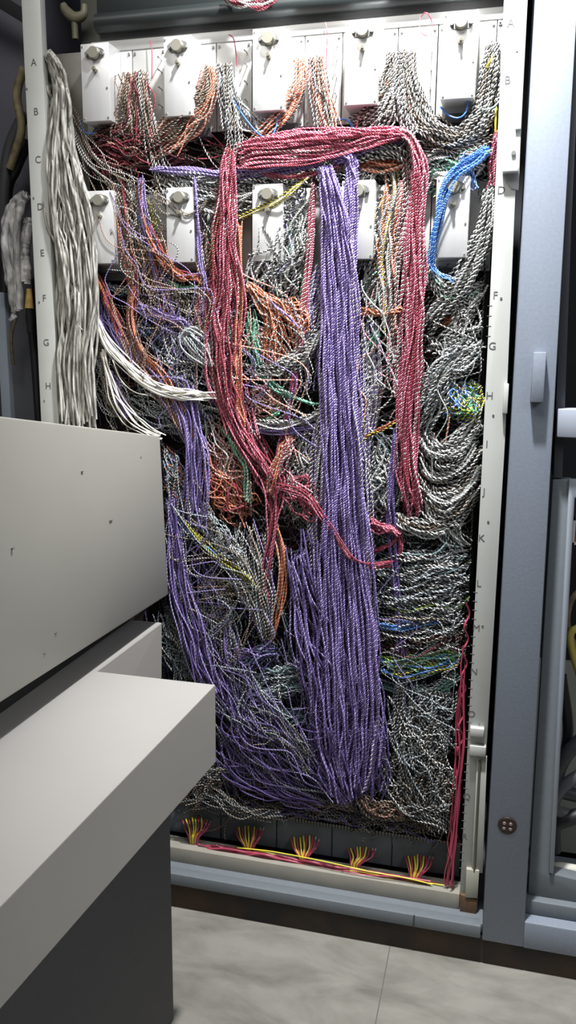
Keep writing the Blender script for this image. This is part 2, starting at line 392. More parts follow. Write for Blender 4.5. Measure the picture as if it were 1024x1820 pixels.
fb(MB().prism([q(827, 1595, -.010), q(849, 1597, -.010), q(852, 1548, -.010), q(829, 1545, -.010)], (0, .012, 0), bev=.001), 'latch_box', mat('khaki_grey_paint', (.42, .42, .35), .5), rp)
fb(MB().prism([q(817, 1628, -.008), q(846, 1638, -.008), q(848, 1599, -.008), q(818, 1590, -.008)], (0, .03, 0), bev=.001), 'foot_block', brownblock, rp)
# rails and back plane
fb(MB().box(-.02, 1.005, -.002, .003, Z(-1.886), Z(-1.846), .001).box(-.02, 1.005, .0, .05, Z(-1.853), Z(-1.848), .0005), 'bottom_rail', mat('grey_rail_paint', (.33, .31, .26), .45, noise=.1, nscale=20))
fb(MB().box(-.02, 1.0, .07, .078, Z(-1.85), Z(-1.768), .001), 'terminal_cover', cardgrey)
mb = MB().box(-.02, 1.0, .072, .092, Z(-1.772), Z(-1.764))
for k in range(130): mb.box(-.01 + k * .0077, -.0065 + k * .0077, .064, .073, Z(-1.766), Z(-1.757))
fb(mb, 'contact_comb', mat('dull_tin_contact', (.20, .20, .19), .5, metal=.3), smooth=False)
for px in (393, 492, 590, 697):
    p = at(px, 1515, .07); fb(MB().box(p[0] - .001, p[0] + .001, .0685, .0702, Z(-1.848), Z(-1.771)), 'cover_joint', black)
fb(MB().box(-.02, .995, .092, .1, Z(-1.78), Z(-.14)), 'back_plane', pinmat)
tr_ = fb(MB().box(.11, 1.0, .058, .064, Z(.030), Z(.052), .001), 'mounting_strip', alu_panel)
fb(MB().cyl((.13, .052, Z(.085)), (1.0, .052, Z(.085)), .02, seg=24).box(.13, 1.0, .05, .2, Z(.075), Z(.16), .002), 'cable_tray', mat('green_grey_duct_metal', (.026, .032, .032), .38, metal=.2))
fb(MB().box(.13, 1.0, .06, .09, Z(.045), Z(.08)), 'top_rail', mat('mid_grey_strip', (.07, .07, .068), .5))
fb(MB().box(.02, .11, .19, .2, Z(-.1), Z(.5)), 'side_plate', mat('olive_grey_metal', (.10, .10, .085), .6, noise=.2, nscale=12))
fb(MB().box(.075, .20, .20, .21, Z(.04), Z(.3)), 'opening_darkness', black)  # black sheet standing in for the darkness inside the open hole

fb(MB().box(-.02, .0935, .060, .066, Z(-.46), Z(.035), .001), 'blank_panel', mat('olive_brown_grey_metal', (.15, .14, .12), .5, noise=.3, nscale=9))
# module panels in two rows, each with connector blocks
for row, zt in ((0, .03), (1, -.27)):
    for k in range(5):
        x0 = .094 + .1943 * k
        for h, (a0, a1) in enumerate(((0, .112), (.114, .192))):
            xa, xb = x0 + a0, min(x0 + a1, .995)
            if xa > .99: continue
            pnl = fb(MB().box(xa, xb, .060, .066, Z(zt - .176), Z(zt), .0006), 'module_panel', alu_panel)
            for sx in (xa + .006, xb - .006):
                for sz in (zt - .008, zt - .168):
                    MB().cyl((sx, .0605, Z(sz)), (sx, .057, Z(sz)), .0028, seg=8).build('screw', steel, pnl)
        fb(MB().box(x0 + .02, min(x0 + .10, .99), .050, .092, Z(zt - .188), Z(zt - .17), .001), 'module_foot', mat('dark_module_casting', (.07, .072, .075), .5))
for k in range(14):                # connector rows down the back plane
    zz = -.47 - .0915 * k
    fb(MB().box(-.01, .99, .082, .092, Z(zz - .012), Z(zz), .001), 'connector_strip', mat('brown_black_phenolic', (.045, .038, .032), .5, noise=.3, nscale=200))
# standoff pins beside the boxes of the top row
for k in range(5):
    for zz in (.005, -.02, -.055, -.09, -.125):
        x = .094 + .1943 * k - .012
        if x < .2: continue
        MB().cyl((x, .06, Z(zz)), (x, .042, Z(zz)), .0011, seg=6).cyl((x, .042, Z(zz)), (x, .038, Z(zz)), .002, seg=8).build('standoff_pin', steel, fr).location = (0, 0, -.1)

# ------------------------------------------------------------------ shielded modules with power transistors
def module_box(x0, x1, zb, zt, label, group):
    r = thing('module_box', label, 'module box', (x0, 0, Z(zb)), group)
    w_, h_ = x1 - x0, zt - zb
    MB().box(0, w_, 0, .0585, 0, h_, .0015).build('cover', alu, r)
    cx = w_ * .52
    ztr = h_ - .021
    fl_ = MB(); n = 24
    pts = []
    for i in range(n):
        a = i / n * 2 * math.pi; c_, s_ = math.cos(a), math.sin(a)
        pts.append((cx + (.0225 if abs(c_) > .7 else .0160) * c_, -.0015, ztr + .0135 * s_))
    fl_.prism(pts, (0, .002, 0)); tr = fl_.build('power_transistor', steel, r)
    MB().cyl((cx, -.001, ztr), (cx, -.013, ztr), .0125, .0112, 24).build('can', mat('nickel_can', (.36, .345, .28), .4, metal=.5), tr)
    for s in (-1, 1):
        MB().cyl((cx + s * .0178, -.001, ztr - .001), (cx + s * .0178, -.008, ztr - .001), .0040, seg=8).build('mounting_screw', steel, tr)
    MB().cyl((cx, .001, ztr - .032), (cx, -.009, ztr - .032), .0056, .0050, 16).cyl((cx + .001, -.008, ztr - .032), (cx + .002, -.016, ztr - .033), .0030, seg=8).build('small_transistor', mat('brass_grey_metal', (.36, .34, .27), .4, metal=.6), r)
    for sx, sz in ((.005, .006), (w_ - .005, .006), (.004, h_ - .006), (w_ - .006, h_ * .42)):
        MB().cyl((sx, .001, sz), (sx, -.0014, sz), .0021, seg=10).build('screw', steel, r)
    return r
names = ['leftmost', 'second', 'middle', 'fourth', 'rightmost']
tops = [(.114, .180), (.305, .368), (.500, .567), (.692, .760), (.884, .950)]
tl = ['dull aluminium module box at the top left, beside the grey braided cable', 'aluminium module box in the top row, second from the left, orange wires to its right',
      'aluminium module box in the middle of the top row, above the blue jumper', 'bright white module box in the top row, above the right end of the red bundle', 'bright white module box at the top right beside post letter B']
bl = ['aluminium module box in the lower row half hidden by the grey braided cable', 'aluminium module box in the lower row under crossing cream wires, second from the left',
      'bright module box in the lower row behind pale twisted wires, right of the red bundle', 'bright module box in the lower row just right of the broad purple bundle', 'bright white module box in the lower row behind the blue wires']
for k, (a, b_) in enumerate(tops):
    module_box(a, b_, -.127, .029, tl[k], 'module boxes in the top row')
    module_box(a + .006 * (k > 2) * 0, b_, -.425, -.270, bl[k], 'module boxes in the lower row')
# ------------------------------------------------------------------ desk and console in the foreground
dk = thing('desk', 'pale laminate desk with thick edge running towards the camera at lower left', 'desk', (.1, -1.0, 0))
def db_(mb, name, m, smooth=True):
    o = mb.build(name, m, dk, smooth); o.location = (-.1, 1.0, 0); return o
zd = Z(-1.235)
db_(MB().prism([(-.35, -.057, zd), (.299, -.057, zd), (.2925, -.368, zd), (.5385, -.368, zd), (.5135, -1.04, zd), (.48, -2.3, zd), (-.35, -2.3, zd)], (0, 0, -.012)), 'tabletop', deskmat)
db_(MB().prism([(.5388, -.368, zd - .0008), (.5388, -.368, Z(-1.392)), (.5138, -1.04, Z(-1.358)), (.478, -2.3, Z(-1.30)), (.478, -2.3, zd - .0008), (.5138, -1.04, zd - .0008)], (-.03, 0, 0)), 'front_apron', fascia)
db_(MB().prism([(-.35, -.3675, zd - .003), (.53, -.3675, zd - .003), (.53, -.3675, Z(-1.39)), (-.35, -.3675, Z(-1.39))], (0, -.02, 0)), 'end_apron', fascia)
db_(MB().prism([(-.35, -.0575, zd - .011), (.2955, -.0575, zd - .011), (.289, -.366, zd - .011), (-.35, -.366, zd - .011)], (0, 0, -.124)), 'rear_shelf', deskmat)
db_(MB().prism([(.300, -.058, zd - .001), (.2935, -.366, zd - .001), (.2935, -.366, zd - .135), (.297, -.058, zd - .135)], (-.004, 0, 0)), 'shelf_side', fascia)
db_(MB().prism([(.443, -.372, Z(-1.40)), (.443, -.372, 0), (.43, -2.3, 0), (.43, -2.3, Z(-1.31))], (-.7, 0, 0)), 'leg_panel', legmat)
cs = thing('console_box', 'greige metal console box with sloping top standing on the desk', 'console', (.0, -1.0, zd))
def cb_(mb, name, m, smooth=True):
    o = mb.build(name, m, cs, smooth); o.location = (0, 1.0, -zd); return o
fp = [atx(285, 775, .300), atx(300, 1057, .305), atx(0, 1250, .300), atx(0, 740, .300)]
ex = lambda P, Q, y: P + (Q - P) * ((y - P[1]) / (Q[1] - P[1]))
fp[2] = ex(fp[1], fp[2], -1.55); fp[3] = ex(fp[0], fp[3], -1.55)
cb_(MB().prism([tuple(p) for p in fp], (-.6, 0, 0), bev=.004), 'casing', boxmat)
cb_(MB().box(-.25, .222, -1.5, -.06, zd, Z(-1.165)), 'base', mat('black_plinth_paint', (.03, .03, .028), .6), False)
for px, py, l_ in ((148, 838, 5), (198, 925, 9), (80, 1162, 3), (100, 1125, 4), (252, 812, 2), (295, 1032, 3), (25, 975, 3)):
    p = atx(px, py, .302); s_ = l_ * .0007; xf = .300 + .005 * (Z(-.79) - p[2]) / .39 * max(0, 1 + (p[1] + .03) / .9)
    cb_(MB().box(xf - .004, xf + .0006, p[1] - s_, p[1] + s_, p[2] - .0009, p[2] + .0009), 'scuff_mark', mat('dark_scuff', (.13, .125, .11), .7))
# ------------------------------------------------------------------ wires: deep tangle against the back plane
deep = []
def fill(x0, x1, y0, y1, n, ang, pal, ln=90, rad=.0020, spread=.45, y=(.045, .085), sag=14):
    keys, wt = parse(pal)
    for _ in range(int(n * 1.35)):
        px, py = rng.uniform(x0, x1), rng.uniform(y0, y1); a = math.radians(ang) + rng.normal() * spread
        L = ln * rng.uniform(.6, 1.5); t = np.linspace(-.5, .5, 14)
        bend = rng.normal() * .5
        xx = px + np.cos(a) * L * t - np.sin(a) * L * bend * t * t; yy = py + np.sin(a) * L * t + np.cos(a) * L * bend * t * t - sag * 4 * (t * t - .25)
        lim_r = 893 - .0515 * yy - 6; xx = np.minimum(xx, lim_r)
        d0 = rng.uniform(*y); dd = d0 + .012 * np.sin(t * 3 + rng.uniform(0, 6))
        dd[0] = dd[1] = .088; dd[-1] = .088
        deep.append((at_many(np.c_[xx, yy, np.clip(dd, y[0], .088)]), rad, rad * 4.8, keys[rng.choice(len(keys), p=wt)], True))
fill(150, 450, 235, 320, 90, 20, 'mb3 mr2 bt3 bw2 bc2', 80, .0017)
fill(450, 880, 235, 320, 110, 10, 'bw3 gw2 bc2 bp2 gg1', 80)
fill(170, 400, 500, 720, 170, 45, 'bc3 bw4 vp2 bp2 nb1 mt1', 90, .0017)
fill(400, 640, 480, 760, 150, 40, 'bw5 gw3 ob1 tg1 bc2 pw1', 80)
fill(640, 870, 480, 740, 150, -35, 'bw5 gw3 bc2 bg1 sp2', 80)
fill(290, 560, 740, 980, 200, 50, 'bw4 sp3 mb2 ob1 vl2 tg1 bc1', 80, .0018)
fill(560, 860, 740, 960, 170, 10, 'bw4 gw2 sp4 bc2', 80)
fill(270, 520, 980, 1220, 190, 75, 'bw3 sp4 vp3 tg1 bg2', 90, .0018)
fill(640, 845, 930, 1200, 210, 5, 'bp3 sp4 bw4 tg2 bg2 yg1', 90)
fill(380, 640, 1180, 1390, 200, 60, 'vp4 sp3 nb2 bg2 tg1', 100, .0018)
fill(640, 830, 1180, 1455, 230, 70, 'bg3 bw3 sp4 bc2 tg1', 90, .0019)
fill(330, 640, 1330, 1415, 90, 50, 'vp4 sp3 bg3 bc1', 90, .0018)
fill(310, 430, 1330, 1440, 40, 120, 'bc3 bw2 bg2', 80, .0018)
o = merged('wire_tangle', deep); tag(o, 'deep tangle of short twisted wires plugged into the back plane behind all the bundles', 'wire tangle', kind='stuff')

G_TOP = 'wire bundles dropping from the top row of modules'
# ---- drops from the top modules
B = bundle
B('brown black wires dropping from the top row between first and second module box', [(236, 128, 22, .040), (238, 170, 26, .030), (240, 210, 28, .028), (225, 250, 34, .03), (200, 290, 40, .045)], 44, 'bt4 bc4 mt2 bw1 mr1', rad=.0017, trim=(.03, .3), group=G_TOP, wander=.2, depth=.02)
B('black and white wires falling diagonally from the brown bundle to the lower second module box', [(250, 126, 9, .028), (262, 200, 12, .02), (280, 290, 14, .015), (310, 345, 22, .02), (345, 420, 30, .03)], 12, 'bw5 bc2', rad=.0019, trim=(.02, .4), group=G_TOP)
B('orange brown wire bundle curving down left from the second connector of the top row', [(376, 118, 12, .040), (368, 160, 17, .026), (345, 195, 26, .02), (310, 235, 32, .02), (265, 265, 25, .025), (215, 290, 22, .035)], 44, 'mt4 bt2 ow3 oo2 bc2', rad=.0018, trim=(.02, .35), group=G_TOP, depth=.02)
B('dark black and white bundle hanging straight down beside the orange brown one', [(400, 112, 11, .038), (403, 160, 13, .026), (410, 215, 15, .02), (418, 270, 13, .012), (420, 300, 12, .012)], 24, 'bw6 bc3 bg2', rad=.0019, trim=(.02, .5), group=G_TOP)
B('loose black and white wires fanning right from the dark bundle in the top row', [(408, 150, 6, .03), (425, 190, 14, .02), (450, 225, 22, .02), (490, 250, 22, .03)], 10, 'bw4 gw2', rad=.0018, trim=(.1, .3), group=G_TOP)
B('rust wires curving down left just right of the middle top module box', [(534, 104, 8, .04), (530, 150, 10, .03), (505, 195, 14, .025), (475, 230, 16, .02), (450, 260, 14, .03)], 20, 'ow3 mt2 bw3 oo2', rad=.0020, trim=(.02, .3), group=G_TOP)
B('orange and white wire bundle dropping behind the long horizontal red bundle', [(562, 100, 12, .04), (566, 150, 15, .03), (578, 210, 17, .025), (592, 270, 16, .02), (605, 310, 14, .02)], 30, 'ow4 mt3 bw4 bc1', rad=.0020, trim=(.02, .3), group=G_TOP)
B('brown, white and rust wires spreading down left beside fourth top module box', [(703, 93, 9, .04), (699, 140, 14, .028), (682, 185, 22, .022), (655, 225, 30, .025), (635, 250, 30, .04)], 34, 'bw5 bc4 gw2 ob1', rad=.0021, trim=(.02, .35), group=G_TOP)
B('thick black and white bundle dropping right of the fourth top module box and swooping right', [(722, 90, 14, .038), (726, 150, 17, .024), (742, 200, 22, .018), (775, 232, 17, .016), (815, 243, 14, .02), (860, 222, 14, .03)], 42, 'bw7 bc3', rad=.0022, trim=(.02, .45), group=G_TOP, depth=.02)
B('black and white wires running down from the thick bundle into the right red bundle', [(715, 150, 8, .022), (720, 200, 14, .014), (728, 240, 12, .006), (738, 300, 10, .004)], 12, 'bw4 mt2', rad=.0021, trim=(.1, .3), group=G_TOP)
B('dense black and white bundle at the right end of the top row beside the post', [(878, 75, 9, .045), (874, 120, 13, .034), (868, 165, 15, .028), (858, 205, 18, .02), (835, 235, 18, .02), (790, 262, 18, .025), (740, 280, 18, .04)], 36, 'bw8 bc3', rad=.0024, trim=(.02, .4), group=G_TOP, depth=.02)
B('brown black wires swooping left under the rightmost top module box', [(870, 225, 24, .03), (835, 245, 16, .022), (795, 250, 16, .02), (755, 235, 12, .03)], 26, 'bc5 bw4', rad=.0022, trim=(.2, .2), sag=10)
B('grey green wires packed below the swooping bundle at upper right', [(872, 258, 18, .03), (820, 285, 28, .03), (770, 300, 30, .035), (740, 360, 24, .045)], 46, 'gw4 bw3 gg1 bp2 gn1', rad=.0023, trim=(.3, .3), depth=.02)
# ---- dark reds upper left
B('dark red wires bunched at upper left right of the grey braided cable', [(155, 262, 16, .04), (190, 245, 18, .03), (235, 262, 24, .025), (290, 275, 22, .03), (335, 262, 16, .04)], 46, 'mb5 mr2 mt1', rad=.0018, trim=(.3, .3), wander=.5, depth=.025)
B('short hanging loops of dark red wire below the dark red bunch', [(160, 300, 20, .04), (200, 285, 20, .03), (245, 300, 20, .03)], 14, 'mr4 mb1', rad=.0018, length=.6, curl=12)
B('red brown wires running down beside the first lower module box', [(205, 285, 12, .03), (212, 350, 13, .02), (225, 430, 10, .015), (236, 510, 9, .012), (232, 570, 7, .01), (250, 630, 12, .012), (300, 690, 16, .014)], 18, 'mr2 mt4 ob2 bt2', rad=.0018, trim=(.2, .3))
B('tan and black wires falling steeply between the first and second lower module boxes', [(215, 300, 22, .035), (235, 390, 24, .025), (262, 470, 26, .025), (310, 550, 38, .03), (360, 640, 42, .035)], 46, 'bc6 bw3 mt2 bt2', rad=.0017, trim=(.2, .35), depth=.02)
B('fine black and white strands crossing diagonally from the grey cable to lower module boxes', [(120, 190, 8, .03), (165, 285, 16, .02), (240, 350, 40, .018), (320, 400, 55, .015), (365, 480, 60, .02)], 16, 'bw4 bc4', rad=.0014, trim=(.1, .4), wander=.5)
# ---- purple thin ones
B('thin purple wires running horizontally from the dark red bunch to the red bundle', [(268, 300, 4, .012), (330, 303, 6, .008), (400, 312, 6, .012), (455, 307, 8, .008), (520, 298, 8, .006), (575, 284, 8, .01)], 15, 'pp4 vl1', rad=.0020, trim=(.05, .05), wander=.4)
B('short purple bundle under the right end of the long red bundle', [(590, 292, 6, .01), (640, 270, 5, .008), (690, 255, 5, .006), (716, 250, 4, .01)], 6, 'pp3', rad=.0020)
B('thin purple and orange cord falling just left of the second lower module box', [(250, 312, 4, .01), (252, 370, 6, .01), (268, 440, 10, .012), (290, 520, 14, .014), (300, 580, 16, .02), (305, 650, 20, .02)], 16, 'pp5 ob1 vl2', rad=.0018, wander=.4)
B('thin purple wires hanging over the right edge of the second lower module box', [(344, 312, 3, .006), (350, 400, 4, .006), (356, 470, 6, .008), (362, 540, 10, .015), (368, 640, 18, .02)], 8, 'pp4 vl2', rad=.0018, wander=.4)
B('orange wires looping under the second lower module box to the red bundle', [(258, 400, 8, .01), (285, 455, 9, .008), (320, 490, 7, .01), (355, 498, 6, .012), (385, 530, 14, .02)], 13, 'oo3 ob2 mr2', rad=.0018, trim=(.2, .2))
B('yellow flecked black wires above the orange loop at the second lower module box', [(262, 350, 6, .02), (275, 410, 8, .02), (295, 460, 8, .02)], 4, 'yb1 nb2', rad=.0017)
B('green wires under the orange loop', [(300, 500, 3, .02), (325, 512, 4, .018), (355, 508, 4, .02)], 5, 'gg2 gn1', rad=.0018)
B('grey and white bundle crossing right above the second lower module box', [(270, 310, 14, .03), (330, 335, 22, .022), (400, 345, 26, .022), (460, 335, 22, .025), (540, 330, 22, .035)], 60, 'gw5 bp3 pl3 bw2', rad=.0022, trim=(.35, .35), depth=.022, wander=.4)
B('cream wires drooping across the second lower module box', [(265, 345, 14, .01), (300, 365, 12, 0), (335, 378, 8, -.002), (385, 350, 12, .01)], 7, 'bc3 bt1', rad=.0014, sag=8, wander=.5)
B('pink white wires slanting down between the second lower module box and the red bundle', [(368, 365, 14, .03), (372, 430, 18, .025), (385, 520, 22, .025), (395, 600, 20, .03)], 34, 'rw2 bw4 bc4 ow2', rad=.0019, trim=(.25, .3))
# ---- red bundles
B('long horizontal red bundle running under the top row to the right', [(420, 268, 9, .0), (470, 258, 14, -.004), (540, 250, 16, -.006), (610, 247, 14, -.006), (670, 240, 11, -.004), (716, 234, 8, .002)], 26, 'rr7 mr2', rad=.0022, trim=(.1, .05), wander=.3, depth=.02)
B('lower strands of the long red bundle, slanting down left', [(408, 298, 6, .0), (450, 285, 12, -.006), (530, 278, 12, -.008), (600, 268, 10, -.008), (660, 250, 8, -.006), (715, 240, 5, 0)], 14, 'rr5 mr1 rw1', rad=.0021, trim=(.2, .05), wander=.3)
B('thin crimson strand sagging under the horizontal bundles', [(430, 290, 3, .0), (480, 310, 4, .0), (545, 312, 4, 0), (600, 292, 4, 0)], 4, 'mr2 rr1', rad=.0019)
B('broad red bundle hanging down at right beside the lower white module boxes', [(700, 232, 6, .0), (728, 245, 8, -.006), (745, 290, 11, -.01), (745, 350, 12, -.01), (738, 440, 14, -.012), (738, 520, 15, -.01), (735, 600, 17, -.008), (728, 700, 19, -.006), (726, 800, 17, -.004), (730, 870, 17, .0), (734, 922, 14, .006)], 34, 'rr8 mr2 rw1', rad=.0023, trim=(.03, .12), wander=.25, depth=.022)
B('pink and white strands left of the right red bundle', [(720, 260, 5, .01), (722, 360, 10, .012), (712, 460, 12, .014), (705, 560, 12, .016), (700, 650, 16, .02), (690, 740, 18, .03)], 18, 'rw4 bw3 mt2 rr2', rad=.0021, trim=(.2, .35))
B('left red bundle hanging from the end of the horizontal red bundle', [(410, 262, 8, .0), (402, 310, 12, -.006), (402, 380, 14, -.01), (398, 450, 20, -.01), (402, 530, 26, -.008), (398, 600, 26, -.006), (402, 670, 26, -.006), (418, 730, 22, -.006), (445, 790, 22, -.004), (480, 850, 16, .0), (485, 900, 10, .002)], 46, 'rr7 mr4 rw1 ob1', rad=.0021, trim=(.04, .35), wander=.4, depth=.022)
B('lower end of the left red bundle tapering down to a knot', [(475, 820, 22, .004), (488, 880, 12, .004), (482, 950, 7, .006), (470, 1030, 6, .012), (478, 1080, 5, .02)], 14, 'rr4 mr3', rad=.0020, trim=(.1, .2), wander=.4)
B('wispy red strands left of the left red bundle', [(385, 330, 5, .01), (384, 430, 8, .01), (372, 520, 14, .012), (368, 600, 18, .014), (385, 670, 18, .012), (405, 740, 18, .012)], 20, 'rr3 mr3 mt3 rw1', rad=.0019, trim=(.2, .3), wander=.5)
B('thin red bundle falling straight between the pale tangle and the broad purple bundle', [(558, 318, 4, .004), (553, 400, 6, .002), (548, 470, 6, .004), (540, 540, 6, .006), (534, 600, 6, .01), (522, 680, 5, .014)], 9, 'rr4 rw1 ow1', rad=.0022, wander=.3)
B('magenta wires continuing down from the thin red bundle', [(532, 610, 4, .012), (520, 690, 5, .012), (508, 760, 6, .012), (495, 830, 8, .012)], 7, 'mm4 rr1', rad=.0021, wander=.3)
B('orange strands inside the left red bundle', [(425, 390, 3, -.004), (428, 500, 5, -.01), (425, 600, 5, -.012), (424, 700, 4, -.012), (430, 760, 5, -.008)], 6, 'oo3 ob1', rad=.0019, wander=.4)
# ---- the broad purple
B('broad purple bundle hanging down the centre of the bay', [(578, 296, 11, .0), (588, 340, 15, -.008), (600, 420, 24, -.014), (604, 520, 28, -.018), (604, 640, 29, -.02), (608, 760, 30, -.022), (612, 880, 35, -.022), (616, 1000, 42, -.02), (622, 1120, 44, -.018), (628, 1240, 45, -.014), (630, 1340, 40, -.008), (628, 1420, 26, .004)], 75, 'pp14 pw1', rad=.0024, trim=(.02, .10), wander=.10, depth=.03, wname='twisted_pair')
B('right hand head of the purple bundle bending over at the horizontal red bundle', [(612, 270, 6, .0), (622, 285, 9, -.008), (627, 330, 10, -.012), (624, 420, 12, -.018), (620, 540, 13, -.024), (622, 680, 14, -.028), (628, 820, 14, -.03), (636, 960, 16, -.03)], 14, 'pp8', rad=.0024, wander=.2, trim=(.01, .15))
B('lower left strands of the purple bundle spreading out', [(535, 935, 22, .0), (545, 1020, 28, -.004), (560, 1110, 34, -.006), (572, 1200, 34, -.006), (585, 1290, 32, -.004), (605, 1370, 28, .0), (625, 1430, 18, .006)], 46, 'pp4 vp5 vl3', rad=.0022, trim=(.25, .1), wander=.35, depth=.03)
B('dark purple lower part of the central bundle', [(618, 1100, 44, .005), (628, 1200, 46, .002), (640, 1300, 40, .004), (650, 1370, 34, .006), (655, 1425, 26, .012)], 44, 'vp6 pp4', rad=.0023, trim=(.3, .15), wander=.25, depth=.02)
B('white and purple strands left of the central purple bundle', [(585, 640, 8, .006), (578, 720, 9, -.002), (568, 800, 12, -.004), (562, 880, 12, 0), (560, 960, 14, .004), (556, 1060, 16, .01)], 18, 'pw5 pp2 bw2', rad=.0022, trim=(.2, .25), wander=.3)
B('white strands twisting over the purple bundle near its middle', [(588, 700, 7, -.026), (582, 760, 6, -.03), (572, 830, 8, -.026), (566, 900, 9, -.02)], 6, 'pw3 gw1', rad=.0022, wander=.3)
B('black and white strands along the right edge of the central purple bundle', [(640, 560, 5, .01), (648, 680, 8, .004), (650, 800, 8, .0), (652, 900, 9, .0), (655, 1000, 9, .004), (660, 1100, 8, .01)], 14, 'bw4 pw3 vl1', rad=.0022, trim=(.25, .25), wander=.3)
B('pale purple and white strands right of the thin red bundle', [(570, 470, 8, .012), (556, 540, 12, .012), (550, 620, 16, .014), (555, 700, 18, .018)], 16, 'pw4 vl2 bw2', rad=.0021, trim=(.2, .3))
# ---- purple at lower left
B('purple strands falling through the left half of the bay', [(300, 640, 14, .02), (325, 700, 18, .008), (342, 760, 16, .0), (350, 830, 16, -.002), (345, 900, 18, .0), (335, 960, 22, .004)], 34, 'pp4 vp3 vl3', rad=.0019, trim=(.25, .2), wander=.3, depth=.02)
B('dark purple strands beside the console box going down', [(304, 870, 6, .0), (312, 960, 12, -.006), (322, 1050, 18, -.008), (342, 1130, 18, -.006), (362, 1200, 18, -.004), (395, 1270, 22, -.002)], 36, 'vp5 pp3 vl2', rad=.0020, trim=(.2, .3), wander=.3)
B('long thin purple black strands sweeping from lower left to the foot of the purple bundle', [(330, 950, 26, .012), (360, 1090, 34, .01), (400, 1210, 38, .006), (450, 1300, 36, .004), (520, 1370, 28, .006), (600, 1420, 16, .012)], 52, 'vl4 vp4 sp3 bg1', rad=.0017, trim=(.4, .2), wander=.5, depth=.025)
B('dull purple wires sagging along the bottom left of the wiring', [(392, 1290, 22, .01), (430, 1360, 28, .01), (500, 1405, 18, .012), (580, 1432, 10, .016)], 34, 'vp4 vl3 bg2', rad=.0017, trim=(.3, .2), wander=.5)
B('purple tail curling left at the foot of the central bundle', [(560, 1280, 10, .004), (572, 1350, 12, .002), (590, 1395, 9, .002), (618, 1424, 6, .004)], 12, 'pp3 vp2', rad=.0021, wander=.3)
B('purple bunch against the grey cable at left', [(178, 520, 10, .03), (195, 580, 16, .02), (222, 640, 12, .02)], 22, 'vp4 pp2', rad=.0018)
B('purple strands between the white wires at left', [(195, 660, 5, .02), (212, 700, 8, .015), (228, 745, 9, .015)], 12, 'pp3 vl3', rad=.0018)
B('purple strand bridging diagonally from left to the pale loop', [(240, 540, 6, .01), (280, 560, 9, .006), (320, 572, 9, .006), (340, 600, 7, .01)], 9, 'vl3 pp2', rad=.0018, wander=.4)
B('purple and grey strands in the middle left below the pale loop', [(285, 560, 12, .012), (305, 640, 24, .01), (340, 690, 30, .012), (370, 760, 24, .02)], 30, 'vl4 sp3 bw2', rad=.0018, trim=(.35, .35), wander=.5)
# ---- white untwisted
B('thick bunch of plain white wires sweeping from the grey cable to the red bundle', [(168, 560, 4, .012), (192, 612, 7, .0), (232, 655, 8, -.006), (275, 688, 8, -.008), (315, 700, 7, -.008), (355, 702, 7, -.006), (395, 707, 6, .004)], 15, 'W5 C2', rad=.0016, twist=False, wander=.5, wname='plain_wire', trim=(.02, .15), jit=.8)
B('five plain white wires curving down behind the console box', [(182, 620, 3, .01), (190, 660, 5, .002), (205, 705, 8, -.004), (232, 745, 10, -.006), (262, 768, 8, -.006), (292, 780, 5, 0)], 7, 'W3 C2', rad=.0015, twist=False, wander=.4, wname='plain_wire', trim=(.02, .1), jit=.8)
single('plain cream wire looping alone left of the white bunch', [(200, 640, .0), (215, 675, -.004), (240, 697, -.004), (270, 703, 0)], 'C', .0013)
B('fine pale strands fanning from the grey cable to the desk', [(165, 520, 8, .03), (178, 620, 14, .03), (200, 700, 22, .03), (255, 765, 30, .03)], 34, 'sp2 bw2 bc2 gw1', rad=.0014, trim=(.5, .3), wander=.5)
B('grey strands crossing behind the white wires above the console box', [(235, 700, 25, .035), (290, 725, 25, .03), (350, 742, 18, .03), (400, 740, 14, .035)], 34, 'bp3 sp3 gw1', rad=.0019, trim=(.4, .4), wander=.5, sag=8)
B('orange brown cord curving down left of the pale loop', [(236, 500, 4, .01), (231, 560, 5, .004), (245, 620, 6, .004), (285, 670, 8, .004), (320, 730, 8, .006), (345, 790, 6, .01)], 10, 'ob3 oo2 mt2', rad=.0018, wander=.3)
B('amber and dark red strands falling from behind the grey cable', [(168, 480, 4, .02), (185, 520, 6, .015), (205, 570, 8, .015), (225, 620, 10, .02), (260, 660, 14, .02)], 12, 'mr2 ob2 yb1 bt1', rad=.0016)
B('mauve strands slanting to the purple strands at left', [(215, 590, 10, .016), (250, 650, 10, .01), (290, 700, 10, .004), (320, 750, 10, .006), (345, 800, 8, .01)], 16, 'mt3 vl2 rw1 bt1', rad=.0017, wander=.3)
B('loop of pale wires standing out at middle left', [(372, 650, 4, .0), (345, 628, 8, -.004), (328, 600, 8, -.006), (340, 590, 8, -.006), (362, 612, 8, -.004), (375, 655, 4, 0)], 16, 'pl4 sp3 gw2', rad=.0018, wander=.5)
B('dark blue wires curled behind the purple strands at left', [(240, 570, 4, .02), (258, 590, 14, .012), (280, 612, 14, .012), (300, 625, 6, .02)], 16, 'nb4 bp1', rad=.0019)
B('grey green wires just under the first lower module box', [(190, 505, 4, .05), (215, 515, 6, .045), (240, 520, 4, .05)], 9, 'bp2 tg2', rad=.0019)
B('tan black wires criss-crossing right of the orange loop', [(300, 500, 18, .03), (330, 560, 34, .022), (370, 620, 30, .02), (400, 680, 26, .03)], 44, 'bc5 bw4 bt1', rad=.0018, trim=(.4, .4), wander=.6)
